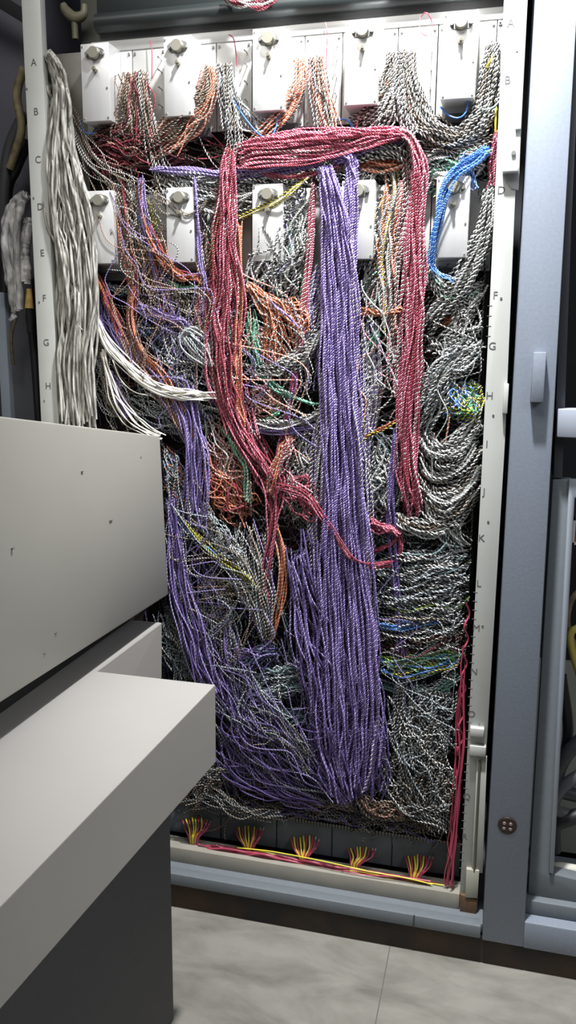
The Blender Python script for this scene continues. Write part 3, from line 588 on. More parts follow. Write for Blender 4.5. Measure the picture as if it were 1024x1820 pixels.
# ---- centre upper: pale tangle in front of the lower middle box
B('pale twisted wires slanting down over the middle lower module box', [(520, 330, 26, .03), (505, 390, 34, .018), (492, 450, 36, .012), (480, 510, 34, .02), (470, 560, 28, .04)], 52, 'bw5 gw4 pl2 pw1', rad=.0021, trim=(.35, .35), depth=.025, wander=.5)
B('white flecked wires right of the middle lower module box', [(545, 350, 14, .03), (535, 420, 20, .02), (520, 480, 24, .02), (510, 540, 28, .03)], 34, 'bw5 gw3 gn1', rad=.0022, trim=(.3, .35), depth=.02)
B('yellow and black cord running up right across the middle lower box', [(425, 390, 4, .006), (462, 372, 4, 0), (500, 352, 4, -.002), (535, 325, 4, 0), (550, 310, 3, .006)], 4, 'yb2 yw1', rad=.0020)
B('grey wires tangled around the top of the middle lower module box', [(425, 330, 14, .03), (460, 355, 20, .016), (500, 365, 20, .014), (545, 340, 16, .03)], 30, 'gw4 bw3 bp2', rad=.0022, trim=(.3, .3), wander=.6, curl=5)
B('brown white wires dropping over the lower fourth module box', [(655, 290, 12, .03), (650, 340, 14, .02), (652, 400, 16, .016), (648, 460, 20, .02), (640, 520, 16, .035)], 24, 'gw4 bw4 pl1', rad=.0022, trim=(.3, .3))
B('peach and cream wires left of the right red bundle', [(700, 285, 16, .035), (700, 340, 18, .02), (692, 400, 18, .014), (688, 470, 16, .012), (690, 540, 14, .012), (690, 600, 12, .02)], 40, 'ow4 gw3 bw2 yw1 oo1 bc2', rad=.0022, trim=(.3, .35), depth=.022)
B('orange wires bunched under the right end of the horizontal red bundle', [(640, 292, 10, .03), (670, 292, 10, .022), (705, 290, 9, .02), (728, 280, 6, .03)], 18, 'oo3 ow2 ob2', rad=.0022, wander=.5)
B('black and white wires bunched just under the long red bundle at right', [(625, 288, 6, .012), (660, 272, 9, .006), (700, 268, 9, .004), (725, 280, 8, .01)], 14, 'bw4 gw1', rad=.0024, wander=.5)
B('grey green strands fanning down left from the peach wires', [(700, 400, 14, .02), (680, 460, 20, .02), (660, 520, 22, .03), (648, 570, 12, .04)], 32, 'gg1 bw3 gn1 gw3 bp1', rad=.0022, trim=(.3, .3))
B('white speckled wires between purple bundle and peach wires', [(655, 560, 10, .03), (660, 620, 18, .02), (656, 690, 20, .016), (650, 760, 16, .016), (640, 820, 10, .02)], 38, 'gw4 pw4 bw3', rad=.0022, trim=(.3, .3), depth=.022)
# ---- blue at right
B('blue wires bending down over the left edge of the lower rightmost module box', [(872, 262, 8, .02), (845, 280, 8, .008), (812, 302, 9, -.004), (790, 340, 9, -.01), (778, 390, 7, -.01), (770, 440, 6, -.006), (768, 480, 6, .002)], 14, 'bb5', rad=.0020, wander=.4, trim=(.05, .1))
B('blue wires curling right under the lower rightmost module box', [(766, 465, 4, -.004), (772, 480, 5, -.006), (790, 492, 4, -.004), (808, 500, 3, .0)], 6, 'bb2 bl1', rad=.0016)
B('blue and white strands hanging in front of the upper right tangle', [(835, 270, 10, .02), (828, 300, 14, .012), (840, 340, 10, .012)], 8, 'bb2 bl2', rad=.0020)
B('thick black and white bundle running down beside post letters D and E', [(868, 330, 8, .03), (866, 380, 10, .018), (855, 430, 14, .012), (830, 480, 16, .01), (805, 520, 18, .012), (775, 560, 18, .02), (750, 600, 14, .035)], 34, 'bw8 gw2', rad=.0025, trim=(.1, .3), depth=.022, wander=.3)
B('pale green white wires curving under the blue bend', [(752, 440, 10, .03), (765, 490, 12, .018), (790, 520, 12, .014), (830, 530, 12, .02), (858, 520, 10, .03)], 24, 'gw4 gn2 bw3', rad=.0022, trim=(.25, .3))
B('thick black and white wires looping beside post letter F', [(858, 500, 12, .03), (840, 540, 16, .02), (820, 580, 18, .016), (800, 610, 16, .018), (760, 630, 14, .03)], 34, 'bw7 gw2', rad=.0024, trim=(.3, .3), curl=6, wander=.5)
B('ice blue and white wires fanning left of post letter G', [(856, 600, 14, .03), (830, 625, 16, .016), (800, 650, 18, .012), (770, 700, 22, .012), (745, 750, 20, .02), (730, 790, 16, .035)], 46, 'pl4 gw4 bw3 bp2', rad=.0023, trim=(.3, .35), wander=.5, depth=.025)
B('black and white strands bridging the dark gap left of post letter G', [(856, 575, 10, .03), (820, 605, 10, .02), (785, 612, 10, .02), (755, 605, 8, .035)], 18, 'bw4 pl2', rad=.0023, trim=(.2, .2), sag=8)
B('black and white strands crossing below the dark gap', [(752, 680, 6, .035), (790, 672, 8, .022), (825, 650, 8, .02), (856, 630, 8, .03)], 12, 'bw4 gw1', rad=.0023, sag=6)
B('orange wires poking out left of post letter F', [(785, 580, 4, .03), (800, 568, 5, .026), (818, 556, 4, .03)], 7, 'ob3 oo1', rad=.0022)
B('orange strand looping left of the right red bundle', [(640, 552, 5, .016), (665, 556, 6, .008), (690, 558, 5, .008), (716, 550, 4, .01)], 7, 'oo3 ob1', rad=.0022, wander=.5)
B('green wires in a short clump right of the central purple bundle', [(672, 588, 4, .02), (666, 603, 6, .014), (660, 618, 5, .02)], 10, 'gg4', rad=.0021)
B('multicoloured blue, green and yellow wires beside post letter H', [(850, 680, 12, .03), (835, 700, 20, .02), (820, 720, 22, .0), (808, 750, 16, .02)], 44, 'bb2 bl1 yg2 gg3 yw2 yb2 ob1 yu1', rad=.0022, trim=(.25, .25), wander=.6)
B('yellow and white wires hanging below post letter H', [(855, 705, 6, .02), (846, 740, 8, .016), (836, 775, 7, .025)], 9, 'yw3 yb1 gw1', rad=.0022)
B('amber wire pair slanting up to the right red bundle', [(632, 790, 3, .008), (660, 772, 3, -.002), (690, 755, 3, -.002), (712, 742, 3, .004)], 4, 'yb1 ob2 oo1', rad=.0023)
single('single orange white pair hanging left of post letter I', [(805, 700, .01), (796, 760, .006), (790, 800, .008), (783, 850, .012)], 'ow', .0022, twist=True, name='twisted_wire')
# swoops beside I-K
for a, (yy, dy, lab) in enumerate(((770, 16, 'black and white wires swooping to the post beside letter I, topmost of the swoops'), (810, 22, 'white wires swooping from the red bundle to the post between letters I and J'),
                                   (850, 24, 'white wires swooping up to the post just above letter J'), (885, 22, 'cream white wires swooping right below letter J of the post'))):
    B(lab, [(742, yy - 2, 14, .030), (772, yy + 26, 16, .012), (812, yy + 18, 16, .010), (853 - a * 2, yy - 30, 20, .03)], 34, 'bw6 gw3 bc2', rad=.0024, trim=(.3, .08), wander=.22, sag=6, jit=.9, depth=.026, group='black and white swoops beside the lower right post')
B('beige wires sagging in a tight bunch at the foot of the right red bundle', [(702, 915, 8, .01), (720, 930, 11, .0), (750, 940, 12, -.002), (785, 938, 12, .004), (825, 915, 12, .02)], 26, 'bc3 gw3 bt2 bw2', rad=.0023, trim=(.1, .3), wander=.3)
B('pale strands falling left of post letter K', [(760, 870, 14, .02), (785, 920, 16, .012), (805, 955, 16, .014), (838, 975, 12, .03)], 22, 'bw4 gw3 tg1', rad=.0021, trim=(.2, .3))
B('crimson wires tied in a short bunch right of the central purple bundle', [(652, 925, 9, .004), (675, 937, 8, -.004), (700, 944, 5, -.006), (712, 952, 3, 0)], 12, 'rr4 mr3', rad=.0022, wander=.3)
B('crimson strands dropping back left from the tied bunch', [(712, 945, 2, -.004), (700, 962, 3, -.002), (680, 974, 4, .002), (655, 982, 5, .006)], 6, 'mr3 rr1', rad=.0021)
B('crimson tail hanging from the tied bunch', [(710, 948, 2, -.002), (712, 970, 3, .0), (708, 1000, 4, .01)], 4, 'mr2 rr1', rad=.0021)
B('thin red strands wandering across the central purple bundle', [(480, 860, 6, -.004), (540, 880, 8, -.012), (580, 930, 5, -.034), (620, 985, 4, -.04), (655, 1005, 4, -.02), (700, 1000, 4, .0)], 5, 'mr2 rr2', rad=.0018, wander=.4)
B('tangled red strands left of the central purple bundle', [(490, 830, 12, .01), (525, 870, 22, .002), (560, 905, 18, .0), (590, 920, 12, .004)], 20, 'rr4 mr2 rw2', rad=.0019, wander=.7, trim=(.3, .3))
B('purple strand hanging just left of the right red bundle', [(702, 760, 5, .0), (698, 840, 6, -.002), (695, 920, 6, .0), (703, 1000, 7, .006), (708, 1080, 7, .008), (714, 1160, 7, .01), (712, 1250, 6, .02)], 10, 'vp3 pp3 vl2', rad=.0022, wander=.4)
B('grey wires filling in between the purple bundle and the right red bundle', [(668, 760, 18, .03), (676, 820, 22, .018), (680, 880, 22, .016), (672, 930, 18, .03)], 50, 'bp3 gw3 bw3 tg2 sp2', rad=.0022, trim=(.35, .35), wander=.6, curl=6)
# orange tangle centre
B('orange wires spilling right from the left red bundle', [(440, 505, 4, .004), (465, 530, 10, .0), (490, 555, 18, .0), (505, 600, 20, .004), (515, 650, 18, .014)], 24, 'oo6 ow3 ob3', rad=.0020, wander=.5, trim=(.05, .35))
B('orange strands curving back down left to the grey cords', [(470, 530, 6, .004), (480, 580, 12, .004), (475, 630, 16, .008), (490, 670, 12, .016)], 14, 'oo3 ow3 ob2', rad=.0020, wander=.5)
B('peach white wires criss-crossing in the middle of the bay', [(430, 560, 16, .02), (460, 600, 20, .012), (490, 640, 20, .014), (525, 690, 18, .025)], 26, 'ow4 rw2 gw2 bw2', rad=.0020, wander=.6, trim=(.3, .3))
B('orange clump left of the thin red bundle', [(500, 540, 14, .012), (525, 565, 14, .006), (535, 600, 10, .01)], 14, 'oo4 ow2', rad=.0020, wander=.7, curl=6)
B('thin violet wire pairs cutting diagonally to the thin red bundle', [(478, 530, 2, -.004), (510, 562, 2, -.006), (535, 585, 2, -.004)], 3, 'pp2', rad=.0017)
B('green wires between the two strands of the left red bundle', [(404, 560, 6, .004), (410, 590, 7, .0), (418, 620, 6, .006)], 11, 'gg4 gn1', rad=.0020)
B('green strands running down right from the left red bundle', [(445, 545, 5, .008), (450, 600, 8, .002), (462, 650, 8, .004), (490, 690, 5, .002), (540, 712, 4, .0), (572, 722, 3, .0)], 10, 'gg4 gn1', rad=.0019, wander=.4, trim=(.1, .4))
B('black and white cords sagging between left red bundle and purple bundle', [(430, 655, 12, .012), (470, 660, 10, .004), (510, 645, 9, .002), (545, 620, 8, .01)], 20, 'bw5 gw3', rad=.0023, wander=.4, trim=(.15, .2))
B('black and white cords swooping up to the purple bundle', [(520, 660, 8, .01), (550, 620, 8, .004), (572, 580, 6, .006), (585, 540, 5, .01)], 16, 'bw5 gw3 pw1', rad=.0023, wander=.4)
B('rusty pink wires in a round clump in the middle of the bay', [(440, 700, 14, .014), (458, 712, 20, .006), (480, 720, 18, .006), (500, 712, 10, .014)], 30, 'ow2 mt4 rw3 bt2', rad=.0021, wander=.6)
B('white cords crossing level below the rusty clump', [(440, 752, 5, .01), (480, 752, 6, -.004), (520, 750, 6, -.006), (560, 738, 6, .0), (585, 725, 4, .0)], 11, 'gw4 bw3', rad=.0023, wander=.4)
B('violet strands crossing level below the white cords', [(410, 745, 4, .004), (470, 765, 5, -.002), (520, 768, 5, -.002), (570, 755, 4, .0)], 5, 'vl3 pp1', rad=.0020)
B('dark green wires right of the rusty clump', [(498, 720, 4, .012), (490, 735, 5, .006), (472, 745, 4, .012)], 8, 'gg3 gn1', rad=.0021)
B('grey and white wires crowding left of the purple bundle below the white cords', [(545, 760, 16, .03), (535, 810, 24, .016), (530, 870, 24, .016), (535, 930, 20, .03)], 50, 'gw4 bw4 bp2 sp1', rad=.0021, wander=.5, trim=(.35, .35))
B('crimson and orange strands rising right out of the red fan', [(480, 880, 8, .002), (490, 840, 10, -.002), (505, 800, 10, -.002), (518, 775, 6, .004)], 14, 'rw3 oo2 ow2 rr1', rad=.0020, wander=.5)
B('orange rust wires tangled left of the lower red bundle', [(370, 800, 16, .02), (395, 850, 24, .01), (420, 890, 26, .01), (450, 920, 20, .02)], 46, 'ob4 oo2 mt3 mr2 ow2', rad=.0018, wander=.7, trim=(.35, .35), curl=6)
B('pink white wires draped above the rust tangle', [(370, 740, 14, .02), (400, 790, 26, .01), (425, 830, 26, .01), (445, 870, 20, .02)], 34, 'rw3 ow3 bc3 gw2 mt2', rad=.0018, wander=.6, trim=(.35, .35))
B('mint strands crossing the rust tangle', [(395, 760, 3, .004), (418, 800, 4, .0), (438, 835, 4, .0), (440, 900, 5, .006)], 6, 'gn2 gg1', rad=.0018, wander=.5)
B('multicoloured strands beside the upper corner of the console box', [(295, 790, 8, .02), (310, 840, 14, .012), (325, 890, 18, .012), (345, 950, 18, .02)], 30, 'sp3 ob2 vl2 tg2 mb1 bw2', rad=.0018, wander=.6, trim=(.35, .3))
B('yellow and navy strands slanting down right beside the console box', [(297, 880, 4, .004), (325, 925, 5, -.004), (360, 965, 5, -.006), (400, 1000, 5, -.006), (440, 1030, 4, .0), (458, 1050, 4, .01)], 12, 'ny3 yb2 nb3 bb1 yw1', rad=.0018, wander=.5, trim=(.3, .15))
B('pale blue strands meeting the yellow ones', [(345, 900, 12, .012), (375, 940, 18, .004), (400, 975, 16, .004), (430, 990, 12, .014)], 26, 'pl2 sp4 bp3', rad=.0019, wander=.6)
B('black and white pairs converging on the dark knot below the red bundle', [(425, 920, 36, .02), (438, 980, 34, .008), (455, 1050, 26, .006), (472, 1120, 12, .012), (480, 1150, 6, .03)], 40, 'bw5 bc3 sp3 vl1', rad=.0019, wander=.3, trim=(.3, .1))
B('orange pairs converging on the dark knot', [(490, 930, 8, .01), (503, 990, 6, .002), (500, 1050, 5, .004), (488, 1110, 5, .01), (480, 1140, 4, .02)], 8, 'ob2 ow2 oo1', rad=.0019, wander=.3)
B('cream grey wires crossing level above the dark knot', [(370, 1035, 12, .02), (400, 1040, 10, .008), (435, 1048, 9, .008), (470, 1045, 8, .02)], 18, 'bc3 gw3', rad=.0021, wander=.4)
B('small red and green clump in the dark knot', [(452, 1150, 4, .02), (462, 1152, 5, .014), (474, 1155, 4, .02)], 8, 'mr2 ob2 tg1', rad=.0020, curl=4)
B('black and white strands falling behind the desk edge', [(285, 1080, 20, .02), (305, 1120, 22, .012), (320, 1170, 24, .014), (345, 1210, 20, .02)], 50, 'bp4 sp4 bw3 tg1', rad=.0018, wander=.4, trim=(.3, .3))
B('light strands falling between the purple strands and the dark knot', [(370, 1000, 18, .016), (385, 1070, 24, .01), (395, 1140, 26, .01), (410, 1210, 28, .02)], 38, 'bw4 bc2 sp3 vl2', rad=.0018, wander=.4, trim=(.3, .35))
B('indigo wires crossing level below the dark knot', [(385, 1165, 14, .02), (420, 1170, 16, .01), (455, 1165, 16, .01), (490, 1150, 12, .02)], 30, 'nb3 vp3 vl1', rad=.0018, wander=.5, sag=6)
B('grey green wires stacked in short level rows left of the purple bundle', [(440, 1225, 22, .03), (475, 1222, 26, .018), (510, 1212, 26, .018), (545, 1195, 22, .03)], 34, 'bp3 tg3 sp3 gw1', rad=.0022, wander=.2, sag=-6, trim=(.2, .3))
B('dark green wires below the level rows', [(470, 1275, 14, .035), (505, 1275, 14, .025), (540, 1268, 14, .03)], 18, 'tg4 sp1', rad=.0021)
B('single white pairs hanging loose left of the purple bundle foot', [(495, 1200, 3, .004), (496, 1240, 3, .0), (508, 1290, 4, .004)], 2, 'bw2', rad=.0021)
B('grey violet strands sweeping down right across the lower left', [(395, 1080, 20, .006), (425, 1180, 26, .0), (470, 1260, 24, -.002), (520, 1320, 18, -.002), (565, 1380, 12, .004)], 26, 'vl3 sp3 bg2 bc1', rad=.0016, wander=.6, trim=(.45, .25))
B('fine grey strands arching over to the purple bundle foot', [(400, 1300, 26, .006), (450, 1290, 24, .0), (510, 1310, 16, -.002), (570, 1370, 10, .0)], 14, 'bg3 bc2', rad=.0014, wander=.6, trim=(.3, .2))
B('grey brown wires bunched under the desk corner', [(392, 1345, 20, .01), (365, 1375, 22, .008), (340, 1405, 20, .01), (320, 1440, 14, .02)], 34, 'bc4 bg2 bw2', rad=.0018, wander=.6, trim=(.3, .3))
B('dark grey wires sagging along the bottom edge at left', [(355, 1400, 12, .012), (400, 1430, 12, .01), (450, 1448, 8, .012), (510, 1448, 8, .02)], 22, 'bg3 bc2 bw1', rad=.0017, wander=.5, trim=(.3, .3))
B('tan wires bunched right of the purple bundle foot', [(640, 1418, 8, .01), (665, 1440, 12, .004), (700, 1442, 12, .006), (720, 1452, 8, .02)], 26, 'bt3 mt2 bc2', rad=.0019, wander=.6)
B('brown clump below the purple bundle foot', [(540, 1430, 8, .03), (585, 1425, 10, .025), (630, 1432, 8, .03)], 22, 'bt2 bg2 vp1', rad=.0017, wander=.6, curl=5)
# lower right rows
rows = [(990, 'grey and black wires in the row left of post letter K', 'sp3 bp3 bw4 tg1'), (1025, 'slate grey wires in the row just above post letter L', 'sp4 bp3 bw4'), (1062, 'grey wires in the row beside post letter L', 'bw4 bp3 sp3 yg1'),
        (1100, 'black and grey wires in the row beside post letter M, above the blue ones', 'bw4 bp3 bc2'), (1140, 'brown black wires in the row below post letter M', 'bc3 mb2 bw3 bg2')]
for yy, lab, pal in rows:
    B(lab, [(652, yy + 12, 16, .035), (700, yy + 14, 20, .016), (750, yy + 8, 20, .010), (800, yy, 20, .014), (838 - (yy - 990) * .05, yy - 8, 16, .032)], 38, pal, rad=.0022, trim=(.4, .3), wander=.35, sag=9, jit=1, depth=.028, group='level rows of wires at lower right')
B('blue wires running level left of post letter M', [(662, 1112, 5, .012), (700, 1116, 6, .004), (740, 1108, 5, .002), (785, 1100, 5, .012)], 10, 'bb3 nb2', rad=.0020, wander=.5)
B('yellow, green and blue wires running level beside post letter N', [(655, 1172, 10, .02), (700, 1182, 14, .006), (745, 1180, 14, .004), (790, 1172, 13, .01), (828, 1160, 12, .03)], 34, 'yg3 yb3 gg2 bb2 gn2 yw1 tg2', rad=.0020, wander=.4, sag=5, trim=(.25, .2))
B('green wires sagging below the yellow, green and blue row', [(665, 1210, 6, .03), (720, 1225, 10, .02), (770, 1222, 10, .02), (820, 1200, 8, .03)], 20, 'gg1 tg4 bp2', rad=.0020, wander=.4, sag=5)
B('red stubs poking out of the back plane beside post letter M', [(745, 1150, 6, .04), (780, 1148, 8, .03), (822, 1140, 6, .035)], 14, 'mb2 mr2', rad=.0019, wander=.3, length=.35)
for a, (ctrl, lab, n, pal) in enumerate((
    ([(722, 1180, 6, .01), (715, 1260, 10, .006), (718, 1340, 14, .01), (740, 1420, 22, .02)], 'black and white strands falling right of the central purple bundle foot', 24, 'bw4 vl1 sp1'),
    ([(815, 1225, 18, .03), (780, 1250, 24, .014), (745, 1270, 24, .01), (705, 1310, 24, .02)], 'grey wires fanning left from post letter O', 44, 'bw4 bg2 sp3'),
    ([(812, 1290, 20, .03), (775, 1310, 26, .014), (740, 1345, 28, .012), (700, 1400, 24, .02)], 'grey wires fanning left below post letter O', 48, 'bw4 bg3 sp3'),
    ([(700, 1230, 24, .025), (735, 1300, 30, .008), (765, 1370, 26, .006), (795, 1440, 18, .02)], 'dark and white strands slanting down right to post letter Q', 50, 'bw5 bg2 bc2 sp1'),
    ([(690, 1340, 20, .02), (725, 1400, 26, .008), (765, 1442, 20, .008), (800, 1478, 10, .02)], 'grey strands gathered at the lower right corner above the slate covers', 44, 'bw3 bg3 bc3'),
    ([(808, 1360, 14, .03), (785, 1390, 22, .012), (770, 1435, 20, .01), (792, 1474, 12, .02)], 'grey strands looping beside post letter Q', 34, 'bw3 bg2 bc2'))):
    B(lab, ctrl, n, pal, rad=.0020, trim=(.35, .3), wander=.7, depth=.022, curl=4, group='grey tangles at the lower right')
# ---- loose strands lying over everything else
for ctrl, lab, n, pal, rr in (
    ([(190, 330, 30, .0), (260, 470, 60, -.004), (320, 620, 60, -.004), (360, 760, 50, .0)], 'loose tan and violet strands criss-crossing the upper left of the bay', 22, 'bt2 vl3 mt2 bc2 bw2', .0014),
    ([(300, 800, 14, .0), (340, 940, 36, -.008), (400, 1080, 50, -.008), (440, 1220, 50, .0)], 'loose grey and violet strands wandering down beside the console box', 26, 'vl3 sp2 bw2 bc2 mt1', .0015),
    ([(430, 470, 30, .0), (470, 600, 50, -.006), (500, 740, 50, -.006), (520, 880, 40, .0)], 'loose white, red and violet strands crossing the middle of the bay', 16, 'bw3 vl2 rw2 gn1 ow2', .0016),
    ([(660, 480, 14, .0), (680, 620, 30, -.006), (670, 760, 34, -.006), (690, 900, 30, .0)], 'loose pink and white strands between the purple bundle and the right red bundle', 9, 'rw3 bw3 gw2 ow1 pw1', .0017),
    ([(770, 520, 30, .0), (800, 640, 40, -.004), (790, 760, 40, -.004), (780, 900, 40, .0)], 'loose pale strands over the tangle beside post letters F to J', 7, 'bw4 gw2 rw1 pl2', .0017),
    ([(690, 1000, 30, .0), (740, 1120, 50, -.004), (740, 1260, 50, -.004), (750, 1370, 40, .0)], 'loose grey strands over the level rows at lower right', 10, 'bg3 bw3 vl1 sp2', .0015),
    ([(540, 1100, 30, -.006), (580, 1220, 50, -.016), (620, 1320, 50, -.016), (650, 1410, 30, -.004)], 'loose thin strands slanting across the foot of the purple bundle', 14, 'vl4 vp2 bg1', .0013)):
    B(lab, ctrl, n, pal, rad=rr, wander=.9, trim=(.45, .45), jit=3, depth=.012)
B('brown grey wire ends packed along the contact comb at the bottom of the bay', [(400, 1432, 8, .05), (500, 1440, 9, .045), (600, 1448, 9, .045), (700, 1466, 10, .045), (790, 1484, 10, .05)], 70, 'bg3 bc3 bw1 vp1', rad=.0018, length=.25, wander=.6, jit=3, depth=.02)
# ---- crimson cord lacing down the inside of the right post
single('crimson wire laced in loops down the inner edge of the right post', [(832 + (4 if k % 2 else -5) - .055 * 22 * k * .95, 1070 + 22 * k, .012 + .012 * (k % 2)) for k in range(20)], 'R', .0022, name='lacing_wire')
B('crimson wires running down inside the right post to the bottom rail', [(828, 1130, 4, .02), (822, 1200, 5, .016), (819, 1290, 5, .014), (813, 1390, 5, .012), (806, 1480, 5, .012), (803, 1530, 7, .012), (798, 1580, 8, .012)], 8, 'R3', rad=.0018, twist=False, wname='plain_wire', wander=.5, trim=(.3, .03))
B('red and blue wires looping inside the right post beside the swooping bundle', [(884, 225, 3, .03), (880, 260, 4, .025), (874, 300, 4, .025), (872, 335, 4, .03)], 5, 'rr3', rad=.0020, curl=3)
# ---- bottom rail wiring
B('crimson wires lying along the bottom rail behind its edge', [(303, 1500, 6, .03), (400, 1516, 7, .026), (500, 1532, 7, .026), (600, 1548, 6, .026), (700, 1563, 6, .026), (800, 1580, 5, .03)], 30, 'R5', rad=.0028, twist=False, wname='plain_wire', wander=.7, trim=(.25, .25), jit=1)
B('yellow wires lying along the bottom rail on top of the crimson ones', [(420, 1508, 3, .02), (520, 1526, 4, .016), (620, 1543, 4, .016), (720, 1562, 4, .016), (790, 1576, 4, .02)], 3, 'Y3', rad=.0016, twist=False, wname='plain_wire', wander=.7, trim=(.5, .3), jit=1)
fl_lab = ['leftmost fan of yellow and red wires rising from the bottom rail, beside the desk', 'second fan of yellow and red wires from the desk on the bottom rail', 'middle fan of yellow and red wires on the bottom rail, below the purple bundle foot',
          'fourth fan of yellow and red wires on the bottom rail', 'rightmost fan of yellow and red wires on the bottom rail, near the right post']
for k, (bx, by, tx, ty) in enumerate(((345, 1502, 350, 1453), (443, 1518, 444, 1467), (540, 1536, 542, 1486), (632, 1550, 643, 1505), (738, 1572, 745, 1519))):
    base = at(bx, by, .035); r = thing('wire_fan', fl_lab[k], 'wire fan', tuple(base), 'fans of terminal wires along the bottom rail')
    for j in range(10):
        f = (j / 9 * 2 - 1); c_ = 'R' if j in (0, 2, 5, 7, 8, 9) else 'Y'
        X = np.array([(bx + f * 6, by + 2, .03), (bx + f * 9, by - 14, .024), (tx + f * 19 + rng.normal() * 1.5, (by + ty) / 2 - 4, .034), (tx + f * 25, ty + abs(f) * 5 + rng.uniform(-2, 3), .068)])
        P = at_many(catmull(X, 24)); V, Fc, Mi = wire_arrays(P - base, .0019, .01, twist=False)
        link(bpy.data.objects.new('plain_wire', mesh_np('plain_wire', V, Fc, Mi, [wm(PAL[c_][0])])), r)
        tip = P[-1] - base
        pt = P[-3] - base
        MB().cyl(tuple(pt), tuple(tip + np.array([0, 0, .001])), .0019, seg=8).build('sleeve', wm('tan' if j > 7 else 'yellow' if c_ == 'Y' else 'crimson'), r)
# ---- jumpers
single('blue jumper wire drooping under the middle top module box', [(408, 165, .03), (432, 205, .014), (462, 240, .004), (482, 242, .004), (492, 222, .012), (494, 200, .02)], 'B', .0018)
single('blue jumper wire under the fourth top module box', [(600, 212, .03), (618, 214, .02), (630, 232, .02)], 'B', .0017)
single('blue jumper wire curling under the rightmost top module box', [(783, 190, .03), (798, 205, .015), (815, 210, .012), (828, 200, .012), (832, 178, .02)], 'B', .0018)
single('small blue wire under the leftmost top module box', [(142, 215, .03), (148, 232, .02), (160, 238, .02), (172, 232, .03)], 'B', .0014)
single('mint and cream wire running to the right post at the rightmost top module box', [(845, 190, .02), (862, 195, .01), (878, 190, .008), (887, 180, .012)], 'G', .0016)
single('yellow jumper lying on the far right bundle of the top row', [(864, 120, .02), (872, 108, .012), (876, 100, .016)], 'Y', .0018)
single('yellow wire behind the right post at upper right', [(882, 190, .02), (881, 215, .015), (881, 235, .02)], 'Y', .0020)
single('red jumper wire hanging from the mounting strip right of the second top module box', [(407, 62, .05), (415, 68, .045), (419, 90, .05), (421, 118, .05)], 'R', .0012)
single('pink jumper wire hanging between the first and second top module boxes', [(266, 72, .05), (270, 90, .045), (270, 140, .05)], 'R', .0011)
single('thin red wire hanging left of the fourth top module box', [(578, 40, .05), (582, 60, .045), (580, 110, .05), (584, 160, .05)], 'R', .0011)
single('dark red wire loop on the mounting strip left of the rightmost top module box', [(747, 30, .045), (747, 55, .03), (762, 63, .03), (768, 40, .035), (758, 22, .03), (748, 30, .04)], 'R', .0011)
single('red twisted wire pair dropping under the fourth top module box', [(647, 188, .03), (638, 208, .02), (632, 235, .02)], 'rr', .0020, twist=True, name='twisted_wire')
single('blue wire curling under the second lower module box', [(292, 450, .03), (300, 475, .015), (322, 488, .012), (338, 490, .02)], 'B', .0016)
# small chrome screws etc: red cable at the top edge of the picture
B('dark red and pale wires crossing over the cable tray at the top', [(395, -12, 6, .02), (425, 4, 8, .01), (455, 6, 8, .01), (490, -10, 6, .02)], 12, 'mr3 rr1 gw1', rad=.0024, wander=.5)
# ---- grey braided cable at left and the sleeved cables behind the left post
def sleeve(label, ctrl, n, m, rad=.0028, name='braided_cable', wander=.25, depth=.03, trim=(.05, .08), flat=None):
    it = wires(ctrl, n, 'W', rad=rad, twist=False, wander=wander, depth=depth, trim=trim, jit=1.2)
    b_ = it[0][0][0]; r = thing(name, label, 'cable', tuple(b_))
    for P, rd, *_ in it:
        L = len(P); rr = rd * (1 + .22 * np.abs(smooth_noise(L, 14)))
        V, Fc = tube_arrays(P - b_, rr, 7)
        link(bpy.data.objects.new('braided_strand', mesh_np('braided_strand', V, Fc, np.zeros(len(Fc)), [m])), r)
    return r
sleeve('thick grey bundle of braided sleeves hanging just right of the left post', [(82, 92, 6, .03), (100, 125, 9, .022), (110, 170, 11, .018), (108, 240, 18, .014), (112, 310, 26, .012), (124, 390, 32, .01), (134, 470, 31, .008), (136, 560, 28, .01), (132, 660, 29, .01), (136, 770, 29, .012)], 98, fibre, rad=.0028, trim=(.03, .03), depth=.03, wander=.2)
for sx in ((112, 230, 152, 310), ):
    pass
B('frayed pale ends sticking out of the grey braided cable', [(118, 300, 18, .0), (128, 430, 24, -.004), (138, 550, 22, -.004), (140, 700, 24, .0)], 26, 'C3 W3', rad=.0009, length=.12, jit=.3, wander=.15, twist=False, wname='frayed_strand')
sleeve('single grey sleeve curving out left of the braided cable', [(112, 460, 1, .03), (106, 520, 3, .03), (112, 570, 3, .03), (104, 640, 3, .03)], 2, fibre, rad=.003)
sleeve('dim braided sleeves dropping from the top of the left post', [(82, 130, 5, .05), (90, 180, 8, .045), (98, 240, 10, .04)], 12, fibre, rad=.0028)
sleeve('pale sleeved cables curving down behind the left post', [(48, 345, 3, .10), (30, 365, 9, .09), (20, 400, 11, .085), (20, 460, 11, .085), (26, 510, 9, .09), (32, 552, 5, .095)], 9, fibre2, rad=.0075, depth=.02, wander=.15, trim=(.02, .02))
sleeve('shorter pale sleeved cables against the left post', [(54, 385, 2, .10), (47, 420, 5, .09), (44, 460, 6, .09), (46, 505, 5, .09)], 4, fibre2, rad=.0085, depth=.015, wander=.15)
r = thing('cable_tie', 'pale cloth tie at the lower tip of the sleeved cables behind the left post', 'cable tie', tuple(at(24, 565, .09)))
MB().box(-.012, .012, -.004, .004, -.004, .004, .001).build('tie_end', fibre2, r).rotation_euler = (0, -.5, 0)
MB().cyl((-.002, 0, .0), (.004, 0, .018), .006, seg=10).build('knot', fibre2, r)
r = thing('cable_boot', 'amber yellow cable boot below the shorter sleeved cables', 'cable boot', tuple(at(50, 530, .085)))
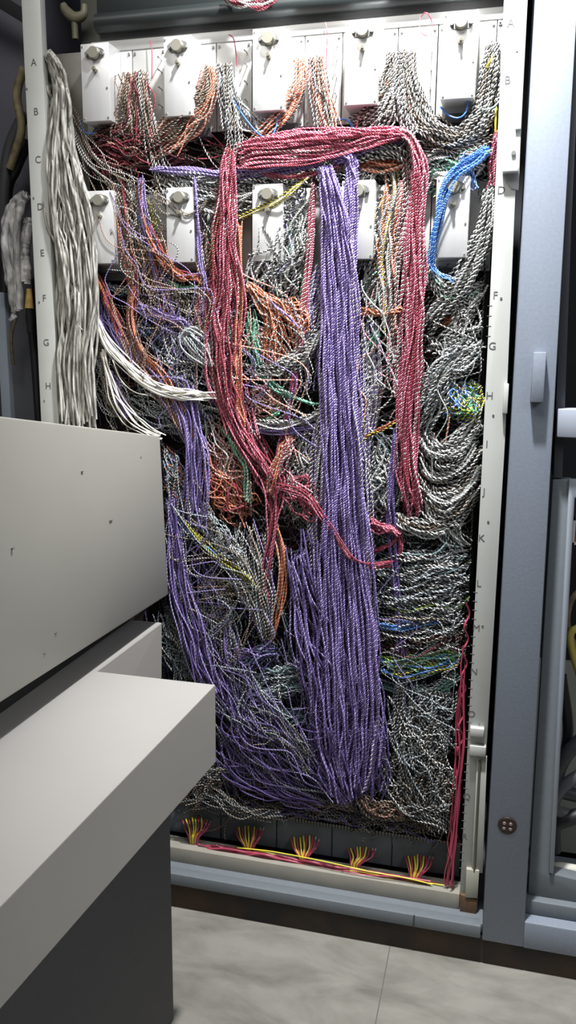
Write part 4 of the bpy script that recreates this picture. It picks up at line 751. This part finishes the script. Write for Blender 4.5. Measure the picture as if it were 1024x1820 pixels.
MB().cyl((.002, 0, -.024), (.004, 0, .022), .011, .006, 16).build('boot', mat('amber_cloth', (.62, .42, .13), .5, noise=.35, nscale=90), r)
MB().cyl((.002, 0, -.08), (.002, 0, -.02), .009, seg=14).build('cable_tail', black, r)
for k, (ctrl, lab, m_, rr) in enumerate((
    ([(42, 120, .12), (30, 170, .12), (38, 230, .12), (18, 300, .13)], 'dim yellowed cable behind the upper left post', tanfib, .010),
    ([(45, 200, .14), (18, 260, .14), (8, 330, .14), (4, 420, .15)], 'dark grey cable at the far left behind the post', mat('charcoal_cable', (.05, .05, .055), .5), .014),
    ([(50, 250, .16), (28, 300, .15), (12, 350, .16), (8, 520, .16)], 'black cable at the far left edge', mat('black_cable', (.015, .015, .017), .5), .013),
    ([(30, 560, .14), (20, 600, .15), (24, 650, .16)], 'short olive ribbon tail at lower left', tanfib, .004),
    ([(52, 560, .12), (60, 620, .12), (66, 700, .12), (72, 790, .12)], 'black cable hanging along the left post', mat('black_cable', (.015, .015, .017), .5), .010))):
    P = at_many(np.array(ctrl, float)); b_ = P[0]
    o = MB().tube(P - b_, rr, 10).build('cable', m_); o.location = tuple(b_); tag(o, lab, 'cable')
# cabinet innards far left
g1, g2 = at(0, 560, .3), at(40, 760, .3)
r = thing('gate_panel', 'slate grey inner cabinet door standing edge-on at far left', 'cabinet door', (-.20, .20, .6))
o = MB().box(-.02, .05, 0, .02, -.5, .95, .002).build('panel', mat('slate_door_paint', (.11, .115, .13), .5), r)
o = MB().box(-.045, -.018, -.02, .02, -.5, .95, .002).build('edge_strip', mat('pale_blue_edge', (.36, .42, .50), .4), r)
r = thing('diagonal_brace', 'black diagonal brace behind the top of the left post', 'brace', tuple(at(18, 28, .12)))
b0 = at(18, 28, .12)
MB().prism([at(x, y, .12) - b0 for x, y in ((-60, -22), (60, 52), (60, 26), (-60, -50))], (0, .02, 0), bev=.001).build('bar', black, r)
# porcelain clamp at the top left
r = thing('cable_clamp', 'cream clamp with a hooked neck in front of the dark opening at top left', 'clamp', tuple(at(133, 72, .15)))
c0 = at(133, 72, .15)
MB().tube([tuple(at(x, y, .15) - c0) for x, y in ((134, 70), (133, 50), (132, 34))], [.0075, .0075, .009], 12).build('neck', mat('cream_enamel', (.24, .225, .15), .45, noise=.2, nscale=40), r)
MB().tube([tuple(at(x, y, .15) - c0) for x, y in ((112, 8), (118, 20), (132, 32), (148, 26), (150, 8))], [.008, .012, .014, .010, .007], 12).build('hook', mat('cream_enamel', (.24, .225, .15), .45), r)
# ------------------------------------------------------------------ neighbouring rack at the right edge
rk = thing('equipment_rack', 'grey equipment rack with hinged window frame at the right edge of the picture', 'equipment rack', (1.2, .05, .1))
def rb(mb, name, m, smooth=True):
    o = mb.build(name, m, rk, smooth); o.location = (-1.2, -.05, -.1); return o
def px_poly(pts, y, depth): return MB().prism([q(a_, b_, y) for a_, b_ in pts], (0, depth, 0), bev=.002)
rb(px_poly([(983, 852), (941, 1545), (939, 1590), (1100, 1626), (1100, 1582), (976, 1552), (1018, 852)], .0, .035), 'window_frame', greypaint)
rb(px_poly([(1012, 852), (976, 1552), (984, 1554), (1022, 885), (1100, 890), (1100, 856)], -.006, .02), 'inner_bead', mat('pale_blue_grey_paint', (.27, .30, .34), .45))
rb(px_poly([(992, 727), (990, 777), (1110, 782), (1110, 729)], -.035, .05), 'cross_bar', mat('light_blue_grey_paint', (.33, .36, .42), .45))
rb(px_poly([(1021, -20), (1000, 400), (984, 850), (1000, 850), (1016, 400), (1036, -20)], .0, .2), 'side_flange', mat('charcoal_flange_paint', (.06, .062, .07), .5))
rb(px_poly([(941, 1590), (936, 1612), (978, 1620), (980, 1600)], .03, .01), 'corner_plate', mat('pale_grey_plate', (.28, .31, .31), .5))
rb(MB().box(1.13, 1.8, .30, .31, .10, .62), 'lower_shield', mat('pale_tan_board', (.36, .36, .30), .6, noise=.15, nscale=6))
p = at(1003, 1017 + 0, .03)
a_, b_ = at(1016, 968, .02), at(1040, 922, .02)
r = thing('relay_frame', 'small white framed relay at the right edge of the picture', 'relay', tuple(a_))
w_, h_ = b_[0] - a_[0], b_[2] - a_[2]
MB().box(0, w_, 0, .02, 0, .005).box(0, w_, 0, .02, h_ - .005, h_).box(0, .005, 0, .02, 0, h_).build('frame', mat('white_plastic', (.75, .72, .70), .4), r)
MB().box(.005, w_, .006, .018, .005, h_ - .005).build('coil', mat('brown_coil', (.22, .08, .05), .5), r)
for k, (pts, m_, rr, lab) in enumerate((
    ([(1040, 1110, .06), (1015, 1125, .05), (1018, 1160, .05), (1030, 1200, .07)], mat('yellow_cable', (.45, .36, .08), .4), .008, 'fat yellow cable curling at the right edge'),
    ([(1040, 1040, .08), (1014, 1070, .07), (1010, 1120, .07), (1040, 1180, .08)], tanfib, .007, 'brown cloth cable above the yellow cable at the right edge'),
    ([(1060, 1290, .1), (1005, 1345, .08), (990, 1400, .08), (1060, 1420, .1)], mat('charcoal_cable', (.05, .05, .055), .5), .016, 'charcoal cable loop behind the rack window, upper one'),
    ([(1060, 1360, .09), (1000, 1400, .07), (988, 1440, .07), (1060, 1455, .09)], mat('grey_cable', (.10, .10, .105), .45), .014, 'grey cable loop behind the rack window'),
    ([(1070, 1440, .08), (1010, 1455, .07), (985, 1470, .07), (984, 1512, .07)], mat('black_cable', (.015, .015, .017), .5), .017, 'black cable bend low behind the rack window'),
    ([(998, 1200, .12), (1010, 1300, .12), (994, 1380, .12)], mat('black_cable', (.015, .015, .017), .5), .012, 'black cable hanging behind the rack window'),
    ([(995, 1598, .05), (1012, 1606, .04), (1040, 1622, .05)], mat('cream_cable', (.5, .48, .40), .5), .003, 'thin cream cable under the rack window'))):
    P = at_many(np.array(pts, float)); b0 = P[0]
    o = MB().tube(P - b0, rr, 12).build('cable', m_); o.location = tuple(b0); tag(o, lab, 'cable')
p = at(1000, 1543, .06); r = MB().tube([(-.02, 0, 0), (0, -.004, .002), (.04, 0, 0)], [.010, .014, .012], 14).build('cable_bag', mat('cream_plastic', (.60, .58, .50), .5)); r.location = tuple(p); tag(r, 'cream wrapped lump lying on the rack window frame bottom', 'wrapped parts')
